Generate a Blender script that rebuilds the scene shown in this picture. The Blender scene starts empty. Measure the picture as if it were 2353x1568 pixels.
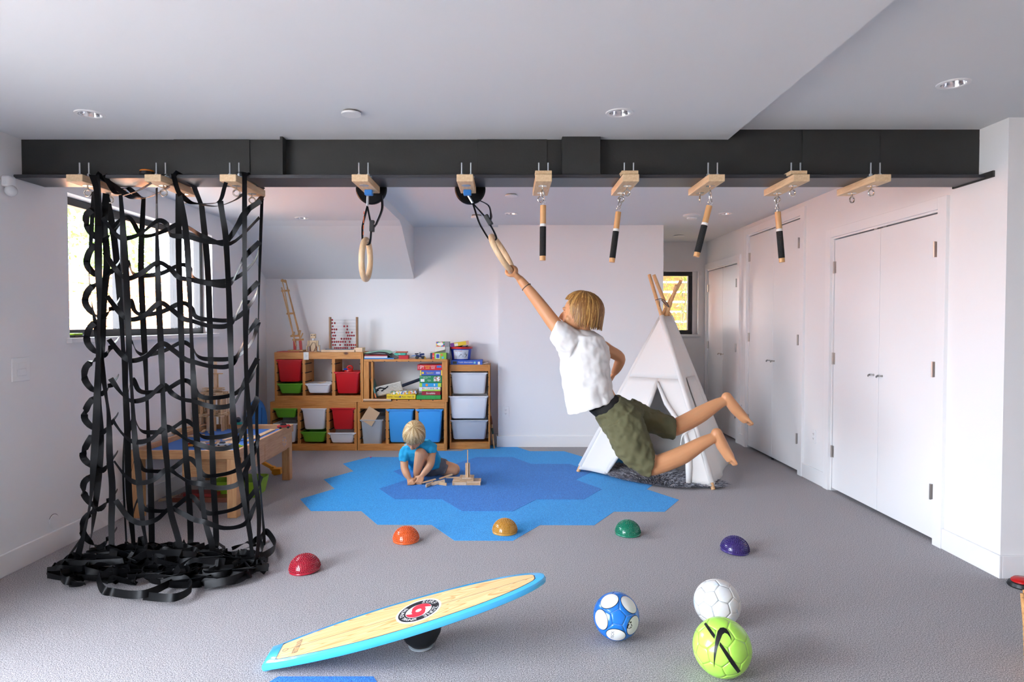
import bpy, bmesh, math, random
from mathutils import Vector, Matrix, Euler, noise as mnoise
R = random.Random(7)
S = bpy.context.scene
COL = S.collection
rad = math.radians

# ------------------------------------------------------------------ camera
FPX, PITCH, CAMH, IW, IH = 1486.8, rad(1.499), 1.35, 2353.0, 1568.0
cam = bpy.data.cameras.new('camera')
cam.sensor_width = 36.0
cam.lens = 36.0 * FPX / IW
cam.shift_x = 10.0 / IW
cam.clip_start = 0.05
camo = bpy.data.objects.new('camera', cam)
camo.location = (0, 0, CAMH)
camo.rotation_euler = (rad(90) - PITCH, 0, 0)
COL.objects.link(camo)
S.camera = camo
S.view_settings.view_transform = 'Standard'
S.view_settings.look = 'None'
S.view_settings.gamma = 1.0
S.view_settings.use_curve_mapping = False
S.view_settings.exposure = 0.36

# ------------------------------------------------------------------ sky and sun
wd = bpy.data.worlds.new('World'); S.world = wd; wd.use_nodes = True
bg = wd.node_tree.nodes['Background']
bg.inputs[0].default_value = (0.80, 0.88, 1.0, 1)
bg.inputs[1].default_value = 24.0
sl = bpy.data.lights.new('sun', 'SUN'); sl.energy = 75.0; sl.angle = rad(1.5); sl.color = (1.0, 0.86, 0.68)
so = bpy.data.objects.new('sun', sl); COL.objects.link(so)
so.rotation_euler = Vector((0.66, 0.12, 0.72)).to_track_quat('Z', 'Y').to_euler()

def portal(loc, rot, sx, sy):
    l = bpy.data.lights.new('window_portal', 'AREA'); l.shape = 'RECTANGLE'; l.size = sx; l.size_y = sy
    l.cycles.is_portal = True
    o = bpy.data.objects.new('window_portal', l); o.location = loc; o.rotation_euler = rot; COL.objects.link(o)

# ------------------------------------------------------------------ pixel -> place helpers (2353 x 1568 frame)
_c, _s = math.cos(PITCH), math.sin(PITCH)
def ray(px, py):
    x = (px - IW / 2 + 10.0) / FPX; v = -(py - IH / 2) / FPX
    return Vector((x, _c + v * _s, -_s + v * _c))
_O = Vector((0, 0, CAMH))
def at(px, py, Y): d = ray(px, py); return _O + d * (Y / d.y)
def atx(px, py, X): d = ray(px, py); return _O + d * (X / d.x)
def fl(px, py, Z=0.0): d = ray(px, py); return _O + d * ((Z - CAMH) / d.z)

# ------------------------------------------------------------------ materials
def lin(c):
    if isinstance(c, str):
        c = c.lstrip('#'); c = [int(c[i:i + 2], 16) / 255 for i in (0, 2, 4)]
        c = [x / 12.92 if x <= 0.04045 else ((x + 0.055) / 1.055) ** 2.4 for x in c]
    return (c[0], c[1], c[2], 1.0)
MATS = {}
class NT:
    def __init__(s, name):
        s.m = bpy.data.materials.new(name); s.m.use_nodes = True
        s.t = s.m.node_tree; s.b = s.t.nodes['Principled BSDF']
    def n(s, typ, **kw):
        nd = s.t.nodes.new(typ)
        for k, v in kw.items():
            if k in nd.inputs.keys(): nd.inputs[k].default_value = v
            else: setattr(nd, k, v)
        return nd
    def l(s, a, ao, b, bi): s.t.links.new(a.outputs[ao], b.inputs[bi])
def ramp(nt, stops):
    r = nt.n('ShaderNodeValToRGB'); e = r.color_ramp.elements
    while len(e) < len(stops): e.new(0.5)
    for i, (p, c) in enumerate(stops): e[i].position = p; e[i].color = lin(c)
    return r
def mat(name, col, rough=0.5, metal=0.0, spec=None, var=0.0, vscale=30, bump=0.0, bscale=200, trans=0.0, sheen=0.0, coat=0.0, sss=0.0, alpha=1.0):
    if name in MATS: return MATS[name]
    nt = NT(name); b = nt.b
    b.inputs['Base Color'].default_value = lin(col); b.inputs['Roughness'].default_value = rough; b.inputs['Metallic'].default_value = metal
    if spec is not None: b.inputs['Specular IOR Level'].default_value = spec
    if trans: b.inputs['Transmission Weight'].default_value = trans
    if sheen: b.inputs['Sheen Weight'].default_value = sheen
    if coat: b.inputs['Coat Weight'].default_value = coat
    if sss:
        b.inputs['Subsurface Weight'].default_value = sss; b.inputs['Subsurface Radius'].default_value = (0.012, 0.005, 0.003); b.inputs['Subsurface Scale'].default_value = 0.6
    if alpha < 1: b.inputs['Alpha'].default_value = alpha
    tc = nt.n('ShaderNodeTexCoord') if (var or bump) else None
    if var:
        nz = nt.n('ShaderNodeTexNoise', Scale=vscale, Detail=4.0); nt.l(tc, 'Object', nz, 'Vector')
        c = lin(col); lo = [x * (1 - var) for x in c[:3]]; hi = [min(1, x * (1 + var)) for x in c[:3]]
        r = ramp(nt, [(0.3, lo), (0.7, hi)]); nt.l(nz, 'Fac', r, 'Fac'); nt.l(r, 'Color', b, 'Base Color')
    if bump:
        nz = nt.n('ShaderNodeTexNoise', Scale=bscale, Detail=3.0); nt.l(tc, 'Object', nz, 'Vector')
        bp = nt.n('ShaderNodeBump', Strength=bump, Distance=0.01); nt.l(nz, 'Fac', bp, 'Height'); nt.l(bp, 'Normal', b, 'Normal')
    MATS[name] = nt.m
    return nt.m
def carpet(name, c0, c1, c2):
    nt = NT(name); tc = nt.n('ShaderNodeTexCoord')
    nz = nt.n('ShaderNodeTexNoise', Scale=215.0, Detail=2.0, Roughness=0.7); nt.l(tc, 'Object', nz, 'Vector')
    r = ramp(nt, [(0.34, c0), (0.5, c1), (0.66, c2)]); nt.l(nz, 'Fac', r, 'Fac')
    nt.l(r, 'Color', nt.b, 'Base Color'); nt.b.inputs['Roughness'].default_value = 0.95; nt.b.inputs['Specular IOR Level'].default_value = 0.15
    nt.b.inputs['Sheen Weight'].default_value = 0.15
    bp = nt.n('ShaderNodeBump', Strength=0.75, Distance=0.006); nt.l(nz, 'Fac', bp, 'Height'); nt.l(bp, 'Normal', nt.b, 'Normal')
    MATS[name] = nt.m; return nt.m
def wood(name, c_lo, c_hi, axis=0, scale=9.0, stretch=12.0, rough=0.45, knots=0.0, dist=3.0, knotcol='#5a2c10'):
    if name in MATS: return MATS[name]
    nt = NT(name); tc = nt.n('ShaderNodeTexCoord'); mp = nt.n('ShaderNodeMapping')
    sc = [stretch] * 3; sc[axis] = 1.0
    mp.inputs['Scale'].default_value = sc; nt.l(tc, 'Object', mp, 'Vector')
    nz = nt.n('ShaderNodeTexNoise', Scale=scale, Detail=5.0, Roughness=0.6, Distortion=dist * 0.15); nt.l(mp, 'Vector', nz, 'Vector')
    r = ramp(nt, [(0.32, c_lo), (0.68, c_hi)]); nt.l(nz, 'Fac', r, 'Fac')
    out = (r, 'Color')
    if knots:
        v = nt.n('ShaderNodeTexVoronoi', Scale=knots); v.feature = 'F1'
        mp2 = nt.n('ShaderNodeMapping'); s2 = [1.6] * 3; s2[axis] = 1.0; mp2.inputs['Scale'].default_value = s2
        nt.l(tc, 'Object', mp2, 'Vector'); nt.l(mp2, 'Vector', v, 'Vector')
        rr = ramp(nt, [(0.05, (1, 1, 1)), (0.11, (0, 0, 0))]); nt.l(v, 'Distance', rr, 'Fac')
        mx = nt.n('ShaderNodeMixRGB'); nt.l(rr, 'Color', mx, 'Fac'); nt.l(r, 'Color', mx, 'Color1'); mx.inputs['Color2'].default_value = lin(knotcol)
        out = (mx, 'Color')
    nt.l(out[0], out[1], nt.b, 'Base Color'); nt.b.inputs['Roughness'].default_value = rough
    MATS[name] = nt.m; return nt.m
def mixed(name, cols, scale=8.0, rough=0.5, stretch=(1, 1, 1)):
    """printed artwork: patches of several colours"""
    if name in MATS: return MATS[name]
    nt = NT(name); tc = nt.n('ShaderNodeTexCoord'); mp = nt.n('ShaderNodeMapping'); mp.inputs['Scale'].default_value = stretch
    v = nt.n('ShaderNodeTexVoronoi', Scale=scale); nt.l(tc, 'Object', mp, 'Vector'); nt.l(mp, 'Vector', v, 'Vector')
    sep = nt.n('ShaderNodeSeparateColor'); nt.l(v, 'Color', sep, 'Color')
    r = ramp(nt, [(i / len(cols), c) for i, c in enumerate(cols)]); r.color_ramp.interpolation = 'CONSTANT'
    nt.l(sep, 'Red', r, 'Fac'); nt.l(r, 'Color', nt.b, 'Base Color'); nt.b.inputs['Roughness'].default_value = rough
    MATS[name] = nt.m; return nt.m
def glass(name='pane_glass'):
    if name in MATS: return MATS[name]
    nt = NT(name); t = nt.n('ShaderNodeBsdfTransparent'); g = nt.n('ShaderNodeBsdfGlossy', Roughness=0.02); mx = nt.n('ShaderNodeMixShader'); mx.inputs[0].default_value = 0.05
    nt.l(t, 0, mx, 1); nt.l(g, 0, mx, 2); o = nt.t.nodes['Material Output']; nt.l(mx, 0, o, 'Surface')
    MATS[name] = nt.m; return nt.m

WHITE = mat('wall_paint', (0.86, 0.85, 0.85), 0.6, bump=0.02, bscale=90)
CEILM = mat('ceiling_paint', (0.76, 0.77, 0.78), 0.7, bump=0.02, bscale=90)
TRIM = mat('trim_paint', (0.88, 0.87, 0.87), 0.35)
BLACKFR = mat('window_black', '#1c1c1e', 0.4)
BEAMM = mat('beam_paint', '#2c2c2a', 0.62, var=0.06, vscale=14, bump=0.05, bscale=120)
CHROME = mat('chrome', (0.75, 0.75, 0.76), 0.18, 1.0)
ZINC = mat('zinc', (0.62, 0.66, 0.68), 0.35, 1.0)
BLACK = mat('black_plastic', '#141416', 0.4)
CARPET = carpet('carpet_grey', '#636063', '#a19c9e', '#d4cfd0')
CARPLB = carpet('carpet_light_blue', '#0674c4', '#149cec', '#46c0fa')
CARPDB = carpet('carpet_dark_blue', '#0c58ac', '#1a78d4', '#40a2ee')
PINE = wood('pine', '#bb7430', '#d99a54', 0, 6, 14, 0.42, knots=3.2)
PINEV = wood('pine_upright', '#bb7430', '#d99a54', 2, 6, 14, 0.42, knots=3.2)
PLYB = wood('raw_lumber', '#d9b488', '#ecd0a8', 1, 10, 10, 0.6, knots=5, knotcol='#a06a38')
BEECH = wood('beech', '#c99461', '#dcb083', 2, 12, 10, 0.4)
PALE = wood('pale_plank', '#d8b894', '#eacfb0', 0, 16, 6, 0.55)
PALE2 = wood('pale_plank_dark', '#c59c72', '#dbb98f', 0, 16, 6, 0.55)

# ------------------------------------------------------------------ mesh builder
class MB:
    def __init__(s): s.v = []; s.f = []; s.mi = []; s.cur = 0
    def m(s, i): s.cur = i; return s
    def add(s, vs, fs):
        o = len(s.v); s.v += [tuple(v) for v in vs]
        for f in fs: s.f.append([i + o for i in f]); s.mi.append(s.cur)
        return s
    def box(s, x0, x1, y0, y1, z0, z1, M=None):
        vs = [Vector((x, y, z)) for x in (x0, x1) for y in (y0, y1) for z in (z0, z1)]
        if M is not None: vs = [M @ v for v in vs]
        fs = [(0, 1, 3, 2), (4, 6, 7, 5), (0, 4, 5, 1), (2, 3, 7, 6), (0, 2, 6, 4), (1, 5, 7, 3)]
        return s.add(vs, fs)
    def cbox(s, c, size, rot=(0, 0, 0)):
        M = Matrix.Translation(c) @ Euler(rot).to_matrix().to_4x4()
        a, b, d = [x / 2 for x in size]
        return s.box(-a, a, -b, b, -d, d, M)
    def bar(s, p, q, w, h, up=(0, 0, 1)):
        p = Vector(p); q = Vector(q); d = (q - p); L = d.length; d.normalize()
        u = Vector(up); sd = d.cross(u)
        if sd.length < 1e-4: sd = d.cross(Vector((1, 0, 0)))
        sd.normalize(); u = sd.cross(d)
        M = Matrix(((d.x, sd.x, u.x, p.x), (d.y, sd.y, u.y, p.y), (d.z, sd.z, u.z, p.z), (0, 0, 0, 1)))
        return s.box(0, L, -w / 2, w / 2, -h / 2, h / 2, M)
    def loft(s, rings, cap0=True, cap1=True, closed=True):
        n = len(rings[0]); vs = [v for r in rings for v in r]; fs = []
        for k in range(len(rings) - 1):
            for i in range(n if closed else n - 1):
                j = (i + 1) % n
                fs.append((k * n + i, k * n + j, (k + 1) * n + j, (k + 1) * n + i))
        if cap0: fs.append(tuple(range(n - 1, -1, -1)))
        if cap1: fs.append(tuple(range((len(rings) - 1) * n, len(rings) * n)))
        return s.add(vs, fs)
    def tube(s, pts, r, seg=8, cap=True, closed=False, flat=1.0):
        pts = [Vector(p) for p in pts]; n = len(pts)
        rs = r if isinstance(r, (list, tuple)) else [r] * n
        rings = []; u = None
        for i, p in enumerate(pts):
            a = pts[i - 1] if (i > 0 or closed) else p; b = pts[(i + 1) % n] if (i < n - 1 or closed) else p
            t = (b - a).normalized()
            if u is None:
                u = t.cross(Vector((0, 0, 1)))
                if u.length < 1e-3: u = t.cross(Vector((0, 1, 0)))
            u = (u - t * u.dot(t))
            if u.length < 1e-6: u = t.orthogonal()
            u.normalize(); w = t.cross(u)
            rings.append([p + (u * math.cos(k * 2 * math.pi / seg) + w * (math.sin(k * 2 * math.pi / seg) * flat)) * rs[i] for k in range(seg)])
        if closed:
            rings.append(rings[0]); return s.loft(rings, False, False)
        return s.loft(rings, cap, cap)
    def cyl(s, p, q, r, seg=16, r2=None): return s.tube([p, q], [r, r if r2 is None else r2], seg)
    def lathe(s, prof, c=(0, 0, 0), seg=24, M=None, cap=True):
        rings = []
        for (r, z) in prof:
            ring = [Vector((r * math.cos(k * 2 * math.pi / seg), r * math.sin(k * 2 * math.pi / seg), z)) for k in range(seg)]
            if M is not None: ring = [M @ v for v in ring]
            rings.append([v + Vector(c) for v in ring])
        return s.loft(rings, cap, cap)
    def torus(s, c, Rr, r, axis='Z', seg=32, seg2=10, a0=0, a1=360, M=None):
        n = seg; full = abs(a1 - a0) >= 360
        pts = []
        for k in range(n if full else n + 1):
            a = rad(a0 + (a1 - a0) * k / n); x, y = Rr * math.cos(a), Rr * math.sin(a)
            v = {'Z': Vector((x, y, 0)), 'Y': Vector((x, 0, y)), 'X': Vector((0, x, y))}[axis]
            if M is not None: v = M @ v
            pts.append(v + Vector(c))
        return s.tube(pts, r, seg2, closed=full)
    def prism(s, poly, z0, z1, M=None):
        a = [Vector((x, y, z0)) for x, y in poly]; b = [Vector((x, y, z1)) for x, y in poly]
        if M is not None: a = [M @ v for v in a]; b = [M @ v for v in b]
        return s.loft([a, b])
    def sphere(s, c, r, seg=16, rings=10, sc=(1, 1, 1), M=None):
        rr = []
        for k in range(rings + 1):
            a = math.pi * (k / rings) * 0.998 + 0.001 * math.pi
            ring = []
            for i in range(seg):
                p = Vector((r * sc[0] * math.sin(a) * math.cos(2 * math.pi * i / seg), r * sc[1] * math.sin(a) * math.sin(2 * math.pi * i / seg), -r * sc[2] * math.cos(a)))
                if M is not None: p = M @ p
                ring.append(p + Vector(c))
            rr.append(ring)
        return s.loft(rr)
    def ribbon(s, pts, wdirs, w, th=0.0016):
        """flat strap along pts; wdirs: unit vector across the strap at each point"""
        n = len(pts); rings = []
        for i, p in enumerate(pts):
            t = (pts[min(n - 1, i + 1)] - pts[max(0, i - 1)]).normalized()
            d = wdirs[i]; d = (d - t * d.dot(t))
            d = d.normalized() if d.length > 1e-5 else t.orthogonal().normalized()
            nn = t.cross(d); a = d * (w / 2); h = nn * (th / 2)
            rings.append([p - a - h, p + a - h, p + a + h, p - a + h])
        return s.loft(rings)
    def mesh(s, name='mesh'):
        me = bpy.data.meshes.new(name); me.from_pydata(s.v, [], s.f); me.polygons.foreach_set('material_index', s.mi)
        bm = bmesh.new(); bm.from_mesh(me); bmesh.ops.recalc_face_normals(bm, faces=bm.faces); bm.to_mesh(me); bm.free(); me.update()
        return me
    def build(s, name, mats, parent=None, world=False, smooth=False, bevel=0.0, bseg=2, sub=0, label=None, kind=None):
        me = s.mesh(name)
        for m in (mats if isinstance(mats, (list, tuple)) else [mats]): me.materials.append(m)
        return link(name, me, parent, world, smooth, bevel, bseg, sub, label, kind)
def wmat(o): return o.matrix_basis.copy() if o.parent is None else wmat(o.parent) @ o.matrix_parent_inverse @ o.matrix_basis
def link(name, me, parent=None, world=False, smooth=False, bevel=0.0, bseg=2, sub=0, label=None, kind=None):
    o = bpy.data.objects.new(name, me); COL.objects.link(o)
    if smooth:
        for p in me.polygons: p.use_smooth = True
        if smooth != 'all':
            try: me.set_sharp_from_angle(angle=rad(38))
            except Exception: pass
    if parent is not None:
        o.parent = parent
        if world:
            pm = wmat(parent)
            o.matrix_parent_inverse = pm.inverted()
    if bevel:
        b = o.modifiers.new('bevel', 'BEVEL'); b.width = bevel; b.segments = bseg; b.limit_method = 'ANGLE'; b.angle_limit = rad(40); b.harden_normals = False
    if sub:
        b = o.modifiers.new('subsurf', 'SUBSURF'); b.levels = sub; b.render_levels = sub
    if label: o['label'] = label
    if kind: o['kind'] = kind
    return o
def tag(o, label, cat, group=None):
    o['label'] = label; o['category'] = cat
    if group: o['group'] = group
    return o
def thing(name, label, cat, loc=(0, 0, 0), rot=(0, 0, 0), group=None):
    o = bpy.data.objects.new(name, None); COL.objects.link(o); o.empty_display_size = 0.05
    o.location = loc; o.rotation_euler = rot if not isinstance(rot, (int, float)) else (0, 0, rot)
    return tag(o, label, cat, group)
def struct(o, label=None):
    o['kind'] = 'structure'
    if label: o['label'] = label
    return o
def dup(root, loc=None, rot=None, label=None):
    r = root.copy(); COL.objects.link(r)
    if loc is not None: r.location = loc
    if rot is not None: r.rotation_euler = rot if not isinstance(rot, (int, float)) else (0, 0, rot)
    if label: r['label'] = label
    for ch in list(root.children):
        c = ch.copy(); COL.objects.link(c); c.parent = r
        for g in ch.children:
            d = g.copy(); COL.objects.link(d); d.parent = c
    return r
def cat_rom(pts, n=6):
    pts = [Vector(p) for p in pts]; out = []
    for i in range(len(pts) - 1):
        p0 = pts[max(0, i - 1)]; p1 = pts[i]; p2 = pts[i + 1]; p3 = pts[min(len(pts) - 1, i + 2)]
        for k in range(n):
            t = k / n
            out.append(0.5 * ((2 * p1) + (p2 - p0) * t + (2 * p0 - 5 * p1 + 4 * p2 - p3) * t * t + (3 * p1 - p0 - 3 * p2 + p3) * t ** 3))
    out.append(pts[-1]); return out
def text_mesh(body, size=1.0, ext=0.0, align='CENTER', bold=0.0, xs=1.0, shear=0.0):
    c = bpy.data.curves.new('lettering', 'FONT'); c.body = body; c.size = size; c.align_x = align; c.align_y = 'CENTER'; c.extrude = ext; c.offset = bold; c.shear = shear; c.resolution_u = 3
    o = bpy.data.objects.new('lettering', c); COL.objects.link(o)
    me = bpy.data.meshes.new_from_object(o.evaluated_get(bpy.context.evaluated_depsgraph_get()))
    bpy.data.objects.remove(o); bpy.data.curves.remove(c)
    if xs != 1.0:
        for v in me.vertices: v.co.x *= xs
    return me
def lettering(body, M, size, m, parent, world=True, **kw):
    """flat printed lettering; local x right, y up, z out of the surface"""
    me = text_mesh(body, size, **kw); me.transform(M); me.materials.append(m)
    return link('lettering', me, parent, world)
def facing_cam(p):     # matrix: text in XZ plane facing -Y at p
    return Matrix.Translation(p) @ Matrix(((1, 0, 0, 0), (0, 0, -1, 0), (0, 1, 0, 0), (0, 0, 0, 1)))
# ================================================================== the setting
ZC, ZS, XL, XR = 2.43, 2.375, -2.70, 2.62
YP, YA, YN = 7.08, 7.24, 8.55          # proud far wall, alcove wall, nook wall
YNEAR, XNEAR, YCOR = -3.6, 5.2, 3.41
def wallbox(name, label, boxes, m=None):
    b = MB()
    for q in boxes: b.box(*q)
    return struct(b.build(name, m or WHITE), label)
struct(MB().box(XL - .25, XNEAR + .25, YNEAR - .25, YN + .25, -0.2, 0).build('floor', CARPET), 'grey looped carpet covering the whole playroom floor')
FLOOR = bpy.data.objects['floor']
# windows in the left wall: the one in view and the tall sliding doors near the camera
W1 = (3.99, 5.93, 1.265, 2.158)
W2 = (-1.0, 2.15, 0.06, 2.16)
b = MB()
def wall_with_holes(b, ax, c0, c1, u0, u1, z0, z1, holes):
    us = sorted(set([u0, u1] + [h[0] for h in holes] + [h[1] for h in holes]))
    for a, d in zip(us[:-1], us[1:]):
        hs = [h for h in holes if h[0] <= a + 1e-6 and h[1] >= d - 1e-6]
        zs = [(z0, z1)]
        for h in hs: zs = [(z0, h[2]), (h[3], z1)]
        for p, q in zs:
            if q - p < 1e-4: continue
            if ax == 'x': b.box(c0, c1, a, d, p, q)
            else: b.box(a, d, c0, c1, p, q)
wall_with_holes(b, 'x', XL - .22, XL, YNEAR - .22, YN + .22, 0, ZC + .1, [W1, W2])
struct(b.build('wall_left', WHITE), 'white wall with the wide window behind the climbing net')
wallbox('wall_far', 'white wall with an outlet behind the tepee', [(-0.105, 1.70, YP, YP + .16, 0, ZC), (1.55, 1.70, YP + .16, YN + .2, 0, ZC)])
wallbox('wall_alcove', 'white wall behind the pine storage shelves', [(XL, 1.55, YA, YA + .16, 0, ZC)])
W3 = (1.95, 2.515, 1.215, 2.045)
b = MB(); wall_with_holes(b, 'y', YN, YN + .2, 1.70, XR + .3, 0, ZC, [W3]); struct(b.build('wall_nook', WHITE), 'grey shaded wall with the small black framed window')
# right wall with three door openings
DOORS = [(3.93, 5.23, 2.045, 3.853, 5.307, 2.115), (5.777, 7.065, 2.315, 5.70, 7.14, 2.385), (7.35, 8.50, 2.058, 7.275, 8.548, 2.135)]
b = MB(); wall_with_holes(b, 'x', XR, XR + .2, YCOR, YN + .2, 0, ZC, [(d[0], d[1], 0, d[2]) for d in DOORS]); struct(b.build('wall_right', WHITE), 'white wall of closet doors')
wallbox('wall_nib', 'grey shaded wall end facing the camera beside the closets', [(XR + .2, XNEAR + .2, YCOR, YCOR + .2, 0, ZC)])
wallbox('wall_near_right', 'white side wall out past the frame', [(XNEAR, XNEAR + .2, YNEAR, YCOR, 0, ZC)])
b = MB(); wall_with_holes(b, 'y', YNEAR - .2, YNEAR, XL, XNEAR + .2, 0, ZC, []); struct(b.build('wall_near', WHITE), 'white wall behind the camera')
struct(MB().box(XL - .6, XNEAR + .8, YNEAR - .6, YN + .4, ZC, ZC + .3).build('ceiling', CEILM), 'white ceiling with recessed lights')
struct(MB().box(XL, 1.224, YNEAR, 3.655, ZS, ZC).build('ceiling_soffit', CEILM, bevel=0.004), 'lowered white ceiling panel in front of the beam')
# bulkhead along the left, sloping down to the alcove wall
Xb = -1.045; zb = 2.352
p1 = [(XL, 3.70, zb), (XL, 6.28, zb), (XL, 6.40, zb - .035), (XL, YA, 1.853), (XL, YA, ZC), (XL, 3.70, ZC)]
b = MB(); b.loft([[Vector(p) for p in p1], [Vector((Xb, p[1], p[2])) for p in p1]])
struct(b.build('ceiling_bulkhead', CEILM, bevel=0.008), 'white bulkhead sloping down over the shelves')
# baseboards
BH, BT = .122, .016
def bb(name, boxes, label): 
    m = MB()
    for q in boxes: m.box(*q)
    return struct(m.build(name, TRIM, bevel=0.003), label)
bb('baseboard_left', [(XL, XL + BT, 2.15, YA, 0, BH)], 'white baseboard under the window')
bb('baseboard_far', [(-0.105 - BT, 1.70 + BT, YP - BT, YP, 0, BH), (-.105 - BT, -.105, YP, YA, 0, BH)], 'white baseboard behind the tepee')
bb('baseboard_alcove', [(XL + BT, -.105 - BT, YA - BT, YA, 0, BH)], 'white baseboard behind the shelves')
bb('baseboard_right', [(XR - BT, XR, a, c, 0, BH) for a, c in ((YCOR - BT, 3.853), (5.307, 5.70), (7.14, 7.275))] , 'white baseboard between the closet doors')
bb('baseboard_nib', [(XR, XNEAR, YCOR - BT, YCOR, 0, BH)], 'grey shaded baseboard at the wall end')
bb('baseboard_nook', [(1.70, XR, YN - BT, YN, 0, BH)], 'baseboard under the small window')

# ---- carpet inlay (regular hexagons)
HS = 0.3643; HX, HY, HA = -0.410 * HS, 10.971 * HS, rad(-0.390)
def hexpt(u, v):
    x, y = u * HS, v * HS * math.sqrt(3) / 2
    return (HX + x * math.cos(HA) - y * math.sin(HA), HY + x * math.sin(HA) + y * math.cos(HA))
outer = [(-.5, 0), (.5, 0), (1, 1), (2, 1), (2.5, 2), (3.5, 2), (4, 3), (3.5, 4), (4, 5), (3.5, 6), (4, 7), (3.5, 8), (2.5, 8), (2, 9), (1, 9), (.5, 10), (-.5, 10), (-1, 9), (-2, 9), (-2.5, 8), (-3.5, 8), (-4, 7), (-3.5, 6), (-4, 5), (-3.5, 4), (-4, 3), (-3.5, 2), (-2.5, 2), (-2, 1), (-1, 1)]
inner = [(-.5, 2), (.5, 2), (1, 3), (2, 3), (2.5, 4), (2, 5), (2.5, 6), (2, 7), (1, 7), (.5, 8), (-.5, 8), (-1, 7), (-2, 7), (-2.5, 6), (-2, 5), (-2.5, 4), (-2, 3), (-1, 3)]
def inlay(poly, z, m, label):
    me = bpy.data.meshes.new('carpet_inlay'); bm = bmesh.new()
    top = [bm.verts.new((x, y, z)) for x, y in poly]; f = bm.faces.new(top)
    r = bmesh.ops.extrude_face_region(bm, geom=[f])
    for v in r['geom']:
        if isinstance(v, bmesh.types.BMVert): v.co.z = -0.001
    bmesh.ops.recalc_face_normals(bm, faces=bm.faces); bm.to_mesh(me); bm.free(); me.materials.append(m)
    return link('carpet_inlay', me, FLOOR, True, label=label)
inlay([hexpt(*p) for p in outer], 0.0015, CARPLB, 'large light blue hexagon patch of carpet')
inlay([hexpt(*p) for p in inner], 0.0028, CARPDB, 'dark blue hexagon patch in the middle of the light blue carpet')
hq = [(-.877, 2.442), (-.514, 2.442), (-.332, 2.127), (-.514, 1.812), (-.877, 1.812), (-1.059, 2.127)]
inlay(hq, 0.0015, CARPDB, 'single blue hexagon of carpet in front of the balance board')

# ---- left window
def frame_rect(b, ax, c0, c1, u0, u1, z0, z1, t):
    for q in ((u0, u1, z0, z0 + t), (u0, u1, z1 - t, z1), (u0, u0 + t, z0 + t, z1 - t), (u1 - t, u1, z0 + t, z1 - t)):
        if ax == 'x': b.box(c0, c1, q[0], q[1], q[2], q[3])
        else: b.box(q[0], q[1], c0, c1, q[2], q[3])
def win(name, ax, c0, c1, u0, u1, z0, z1, mulls, t, label, m=BLACKFR):
    b = MB(); frame_rect(b, ax, c0, c1, u0, u1, z0, z1, t)
    w = struct(b.build(name, m, bevel=0.003), label)
    cm = (c0 + c1) / 2; edges = [u0 + t] + [q for mu in mulls for q in (mu - t * .55, mu + t * .55)] + [u1 - t]
    for mu in mulls:
        mb = MB(); (mb.box(c0 - .004, c1 + .004, mu - t * .55, mu + t * .55, z0 + t, z1 - t) if ax == 'x' else mb.box(mu - t * .55, mu + t * .55, c0 - .004, c1 + .004, z0 + t, z1 - t))
        mb.build('mullion', m, w, True, bevel=0.003)
    for i in range(0, len(edges), 2):
        mb = MB(); (mb.box(cm - .003, cm + .003, edges[i], edges[i + 1], z0 + t, z1 - t) if ax == 'x' else mb.box(edges[i], edges[i + 1], cm - .003, cm + .003, z0 + t, z1 - t))
        mb.build('window_pane', glass(), w, True)
    return w
w1 = win('window_1', 'x', XL - .15, XL - .09, W1[0], W1[1], W1[2], W1[3], [4.70, 5.50], .05, 'wide black framed window in the left wall')
MB().box(XL - .085, XL + .035, W1[0] - .03, W1[1] + .055, W1[2] - .032, W1[2]).build('window_sill', TRIM, w1, True, bevel=0.004)
w2 = win('window_2', 'x', XL - .15, XL - .09, W2[0], W2[1], W2[2], W2[3], [.57], .06, 'tall black framed glazed doors near the camera')
w3 = win('window_3', 'y', YN + .07, YN + .13, W3[0], 2.455, W3[2], W3[3], [], .055, 'small black framed window beside the closet in the nook')
MB().box(2.455, W3[1], YN + .06, YN + .14, W3[2], W3[3]).build('window_reveal', TRIM, w3, True)
MB().box(1.92, W3[1] + .03, YN - .03, YN + .065, W3[2] - .03, W3[2]).build('window_sill', TRIM, w3, True, bevel=0.004)
portal((XL - .2, (W1[0] + W1[1]) / 2, (W1[2] + W1[3]) / 2), (0, rad(-90), 0), W1[3] - W1[2], W1[1] - W1[0])
portal((XL - .2, (W2[0] + W2[1]) / 2, (W2[2] + W2[3]) / 2), (0, rad(-90), 0), W2[3] - W2[2], W2[1] - W2[0])
portal(((W3[0] + W3[1]) / 2, YN + .19, (W3[2] + W3[3]) / 2), (rad(-90), 0, 0), W3[1] - W3[0], W3[3] - W3[2])

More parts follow.
